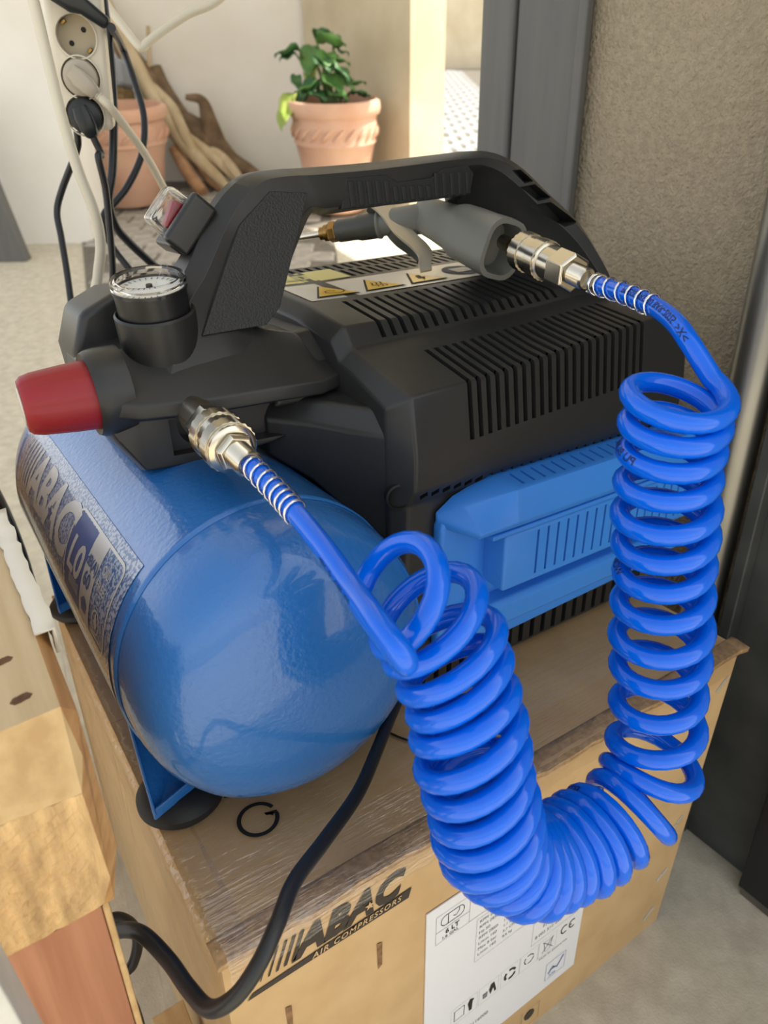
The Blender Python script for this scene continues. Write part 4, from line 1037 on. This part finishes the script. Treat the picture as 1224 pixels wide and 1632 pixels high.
plug('mains_plug', 'beige plug with ribbed strain relief in the middle socket of the strip', so[1], 'beige_plug', dr, [(0.186, 0.570, 0.452), (0.211, 0.601, 0.428), (0.239, 0.641, 0.394), (0.258, 0.666, 0.366), (0.277, 0.687, 0.333)], .0042, 'white_cable')
dr = (px * .35 + pt * .9)
plug('mains_plug', 'black round plug in the lowest socket of the strip', so[2], 'black_plug', dr, [(0.147, 0.551, 0.427), (0.150, 0.556, 0.398), (0.149, 0.561, 0.362), (0.147, 0.567, 0.324), (0.145, 0.575, 0.29), (.15, .60, .20)], .0036, 'black_cable', ribs=False)
# black plug at the top of the strip
p = empty('mains_plug'); tag(p, 'black angled plug at the top of the strip, cut by the picture edge', 'plug')
s0 = pa + pt * (PL * .13)
rr = []
dr = (px * .85 + pt * .52).normalized(); sd = dr.cross(pn).normalized()
for t, wd, hh in ((-.026, .020, .014), (-.010, .026, .020), (.006, .023, .019), (.014, .014, .013), (.034, .011, .011), (.036, .008, .008)):
    c0 = s0 + pn * .016 + dr * t; rr.append([c0 + sd * x + pn * y for x, y in rrect2d(-wd / 2, wd / 2, -hh / 2, hh / 2, min(wd, hh) * .3, 3)])
loft('plug_body', rr, 'black_plug', p, angle=45)
tube('lead', [s0 + pn * .016 + dr * .040, (0.231, 0.700, 0.543), (0.235, 0.687, 0.512), (0.234, 0.663, 0.470), (0.221, 0.648, 0.431), (0.199, 0.644, 0.399), (0.181, 0.645, 0.381), (0.168, 0.647, 0.370), (0.162, 0.642, 0.355), (0.168, 0.638, 0.333), (0.181, 0.628, 0.308), (0.200, 0.625, 0.278), (.24, .62, .22)], .0040, 'black_cable', p, seg=10)
rebase(p, tuple(s0))
def lead(name, label, pts, r, m): tag(tube(name, pts, r, m, None, n=8, seg=10), label, 'cable')
lead('white_lead', 'thick off white cable passing down in front of the power strip', [(0.111, 0.547, 0.589), (0.108, 0.535, 0.564), (0.108, 0.526, 0.550), (0.108, 0.514, 0.507), (0.108, 0.501, 0.462), (0.113, 0.497, 0.416), (0.121, 0.496, 0.378), (0.123, 0.504, 0.349), (0.118, 0.516, 0.319), (0.110, 0.526, 0.281), (.10, .55, .15), (.08, .55, 0), (.07, .57, -.30), (.08, .60, -.373)], .0050, 'white_cable')
lead('black_lead', 'black cable hanging straight down right of the power strip', [(.215, .69, .72), (0.206, 0.650, 0.597), (0.201, 0.639, 0.574), (0.192, 0.614, 0.521), (0.183, 0.602, 0.469), (0.170, 0.593, 0.415), (0.161, 0.594, 0.385), (0.166, 0.602, 0.359), (0.179, 0.609, 0.341), (0.203, 0.618, 0.316), (0.229, 0.626, 0.290), (.27, .64, .24)], .0046, 'black_cable')
lead('black_lead', 'black cable leaving the bottom of the power strip on the left', [(0.140, 0.590, 0.450), (0.138, 0.597, 0.434), (0.122, 0.625, 0.397), (0.113, 0.630, 0.374), (0.110, 0.619, 0.348), (0.105, 0.600, 0.311), (0.097, 0.576, 0.261), (0.090, 0.552, 0.212), (.08, .545, .05), (.06, .56, -.3745)], .0036, 'black_cable')
lead('white_lead', 'pale grey cable bent in a sharp V at the top of the white wall', [(0.48, 0.75, 0.68), (0.397, 0.750, 0.620), (0.372, 0.756, 0.602), (0.342, 0.769, 0.590), (0.311, 0.780, 0.572), (0.290, 0.785, 0.558), (0.2835, 0.7865, 0.5525), (0.279, 0.790, 0.555), (0.269, 0.811, 0.578), (0.259, 0.833, 0.604), (0.245, 0.86, 0.65)], .0052, 'white_cable')

# ------------------------------------------------------------------ terracotta pots, plant and branches
def pot(a, b, zt, zb, r, label, lean=0):
    p = empty('terracotta_pot'); tag(p, label, 'pot', None)
    h = zt - zb; o = W(a, b, zb); AX = (ZU - HF * .176).normalized(); AY = AX.cross(R0)
    prf = [(r * .60, 0), (r * .64, .01), (r * .78, h * .45), (r * .86, h * .62), (r * .90, h * .63), (r * .90, h * .645), (r * .88, h * .66), (r * .905, h * .72), (r * .915, h * .78), (r * .92, h * .80), (r * .90, h * .82), (r * .91, h * .86), (r * .98, h * .88), (r * 1.0, h * .93), (r * .98, h * .985), (r * .94, h), (r * .88, h), (r * .84, h * .9), (r * .80, h * .6)]
    lathe('pot_wall', prf, o, AX, 'terracotta', p, seg=96, angle=50)
    for i in range(22):
        t = 2 * pi * i / 22; rr = r * .905; pts = []
        for k in range(5):
            tt_ = t + (k - 2) * .075; zz = h * (.675 + .115 * k / 4); bul = rr + .006 * math.sin(pi * k / 4)
            pts.append(o + R0 * bul * math.cos(tt_) + AY * bul * math.sin(tt_) + AX * zz)
        tube('relief_leaf', pts, [.002, .007, .009, .007, .002], 'terracotta', p, n=2, seg=8)
    rebase(p, tuple(o)); return p, o
pot(-1.36, 4.28, .70, gz(4.28) + .030, .262, 'empty terracotta pot standing behind the cables at left')
_, po = pot(-.222, 4.1, .705, gz(4.1) + .026, .231, 'terracotta pot that holds the leafy plant')
pl = empty('potted_plant'); tag(pl, 'green large leaved plant growing in the right hand terracotta pot', 'plant')
zs = .69
lathe('soil', [(.180, -.03), (.187, -.01), (.180, .0), (.09, .012), (.001, .02)], W(-.222, 4.1 - .08, zs - .03), (ZU - HF * .176), 'soil', pl, seg=40)
def leaf(base, tip, wd, m, roll=0.0, droop=.1):
    base = V(base); tip = V(tip); L_ = (tip - base).length; t_ = (tip - base).normalized()
    s_ = t_.cross(V((0, 0, 1))); s_ = s_.normalized() if s_.length > .05 else R0.copy(); n_ = s_.cross(t_)
    q = Matrix.Rotation(roll, 3, t_); s_ = q @ s_; n_ = q @ n_
    vv = []; ff = []; rows = [(0, .05), (.06, .62), (.2, .95), (.4, 1.0), (.62, .8), (.82, .45), (1, .02)]
    for k, w_ in rows:
        c0 = base + t_ * L_ * k - V((0, 0, 1)) * droop * L_ * k * k
        for x in (-1, -.5, 0, .5, 1): vv.append(c0 + s_ * x * w_ * wd / 2 + n_ * (abs(x) * .16 * wd * w_ + (.01 * math.sin(9 * k + x))) )
    for i in range(len(rows) - 1):
        for k in range(4): ff.append((5 * i + k, 5 * i + k + 1, 5 * i + 6 + k, 5 * i + 5 + k))
    o = obj('leaf', vv, ff, m, pl, angle=80, fix=False); md = o.modifiers.new('s', 'SOLIDIFY'); md.thickness = .003
def PW(u, v, b):      # point of the courtyard seen from the doorway
    d = FW + RT * (u - 612) / 1131 + UP * (816 - v) / 1131; k = b / d.dot(HF); return CAM + d * k
LV = [((478, 82, 4.40), (437, 84, 4.36), .13, 'leaf_dark'), ((473, 88, 4.42), (445, 92, 4.38), .09, 'leaf_dark'), ((494, 72, 4.45), (492, 118, 4.38), .11, 'leaf'), ((502, 62, 4.48), (532, 50, 4.46), .16, 'leaf_dark'), ((505, 66, 4.40), (552, 66, 4.36), .15, 'leaf'),
      ((515, 90, 4.42), (558, 98, 4.38), .12, 'leaf'), ((508, 95, 4.36), (528, 112, 4.28), .13, 'leaf_dark'), ((520, 108, 4.42), (562, 122, 4.36), .12, 'leaf_dark'), ((530, 120, 4.40), (566, 140, 4.36), .11, 'leaf'), ((520, 118, 4.34), (545, 146, 4.26), .13, 'leaf'),
      ((505, 128, 4.36), (480, 152, 4.26), .12, 'leaf_dark'), ((508, 140, 4.34), (476, 140, 4.24), .11, 'leaf'), ((545, 135, 4.44), (584, 128, 4.42), .08, 'leaf'), ((560, 148, 4.42), (590, 150, 4.38), .08, 'leaf_dark'), ((470, 120, 4.42), (476, 140, 4.36), .06, 'leaf_dark'),
      ((516, 70, 4.5), (500, 46, 4.5), .11, 'leaf_dark'), ((530, 78, 4.46), (556, 84, 4.5), .10, 'leaf_dark'), ((518, 84, 4.40), (522, 104, 4.30), .11, 'leaf'), ((536, 104, 4.34), (556, 128, 4.26), .10, 'leaf_dark'), ((498, 148, 4.32), (520, 156, 4.20), .10, 'leaf_dark'), ((526, 150, 4.32), (556, 154, 4.22), .10, 'leaf'),
      ((468, 150, 4.34), (448, 200, 4.22), .14, 'leaf_lime'), ((462, 150, 4.34), (455, 190, 4.18), .10, 'leaf_lime'), ((520, 60, 4.5), (540, 74, 4.4), .12, 'leaf_dark'), ((502, 104, 4.44), (488, 128, 4.40), .09, 'leaf_lime'), ((486, 150, 4.4), (470, 162, 4.24), .10, 'leaf_dark')]
for i, (a, b, wd, m) in enumerate(LV): leaf(PW(a[0], a[1], a[2] * .921), PW(b[0], b[1], b[2] * .921), wd * .9, m, random.uniform(-.5, .5), .12)
for i, (u, v_) in enumerate(((478, 82), (473, 88), (494, 72), (504, 64), (515, 90), (520, 110), (532, 78), (545, 136), (510, 120), (562, 146))):
    b0 = W(-.222 + (u - 520) * .0011, 4.1 + random.uniform(-.05, .05), zs - .02); tube('stalk', [b0, b0.lerp(PW(u, v_, 4.07), .5) + V((0, 0, .02)), PW(u, v_, 4.07)], [.009, .007, .005], 'stem', pl, n=4, seg=6)
rebase(pl, tuple(W(-.222, 4.1, zs - .03)))
def branch(label, pts, r, m, forks=()):
    b_ = empty('branch'); tag(b_, label, 'branch', None)
    P = [W(*p) for p in pts]
    tube('limb', P, r, m, b_, n=6, seg=10)
    for fp, fr_ in forks: tube('fork', [W(*p) for p in fp], fr_, m, b_, n=5, seg=8)
    rebase(b_, tuple(P[-1]))
def on(b): return gz(b) + .03
branch('long pale branch leaning across the rim of the empty pot', [(-1.60, 4.86, 1.36), (-1.42, 4.80, .98), (-1.29, 4.72, .74), (-1.19, 4.66, .61), (-1.09, 4.62, .485), (-.88, 4.55, on(4.55))], [.045, .05, .045, .05, .045, .03], 'bark_pale', [([(-1.19, 4.66, .61), (-1.08, 4.66, .53), (-.95, 4.6, .44), (-.78, 4.55, on(4.55) + .0)], [.03, .032, .03, .02])])
branch('twisted yellowish branch with a thin upright twig', [(-1.50, 4.86, 1.08), (-1.36, 4.80, .86), (-1.20, 4.70, .715), (-1.13, 4.62, .60), (-1.05, 4.60, .44), (-.86, 4.50, on(4.5))], [.03, .036, .034, .034, .034, .025], 'bark_pale', [([(-1.35, 4.82, .82), (-1.325, 4.82, .92), (-1.30, 4.82, 1.12)], [.02, .015, .012])])
branch('grey brown flat branch against the white wall', [(-1.66, 4.86, 1.34), (-1.45, 4.84, 1.0), (-1.33, 4.82, .86), (-1.16, 4.80, .62)], [.04, .06, .05, .03], 'bark_brown')
branch('dark gnarled root stump with a crooked top', [(-1.16, 4.80, .66), (-1.08, 4.78, .58), (-.98, 4.72, .50), (-.90, 4.70, .42), (-.80, 4.68, .37), (-.66, 4.6, on(4.6))], [.05, .09, .085, .075, .06, .04], 'bark_brown', [([(-.96, 4.72, .50), (-.985, 4.70, .62), (-1.01, 4.68, .74), (-1.10, 4.68, .76)], [.07, .055, .03, .016])])
branch('straight reddish tan branch right of the empty pot', [(-1.25, 4.76, .66), (-1.12, 4.70, .49), (-1.0, 4.62, .35), (-.90, 4.56, on(4.56))], [.03, .04, .04, .035], 'bark_tan')
branch('short tan branch lowest beside the empty pot', [(-1.20, 4.66, .50), (-1.11, 4.56, .37), (-1.02, 4.48, on(4.48))], [.03, .038, .034], 'bark_tan')
branch('thin crooked branch end resting on the paving', [(-1.10, 4.72, .54), (-.95, 4.64, .47), (-.86, 4.56, .40), (-.74, 4.44, on(4.44))], [.025, .03, .03, .02], 'bark_pale')
branch('stubby brown upright stick between the branches', [(-1.30, 4.84, .92), (-1.25, 4.82, .80), (-1.14, 4.80, .66)], [.04, .045, .03], 'bark_brown')
cr = empty('storage_crate'); tag(cr, 'wicker crate with grey blue lid behind the empty pot', 'crate')
def wb(name, a0, a1, b0, b1, z0, z1, m, par, bev=.008):
    v, f = boxvf(a0, a1, b0, b1, z0, z1); return obj(name, [W(*p) for p in v], f, m, par, bev, 2)
wb('crate_body', -1.66, -1.40, 4.50, 4.72, gz(4.6) + .01, .80, 'wicker', cr)
wb('crate_lid', -1.68, -1.385, 4.49, 4.73, .80, .94, 'slate_pale', cr, .03)
rebase(cr, tuple(W(-1.53, 4.6, gz(4.6) + .01)))
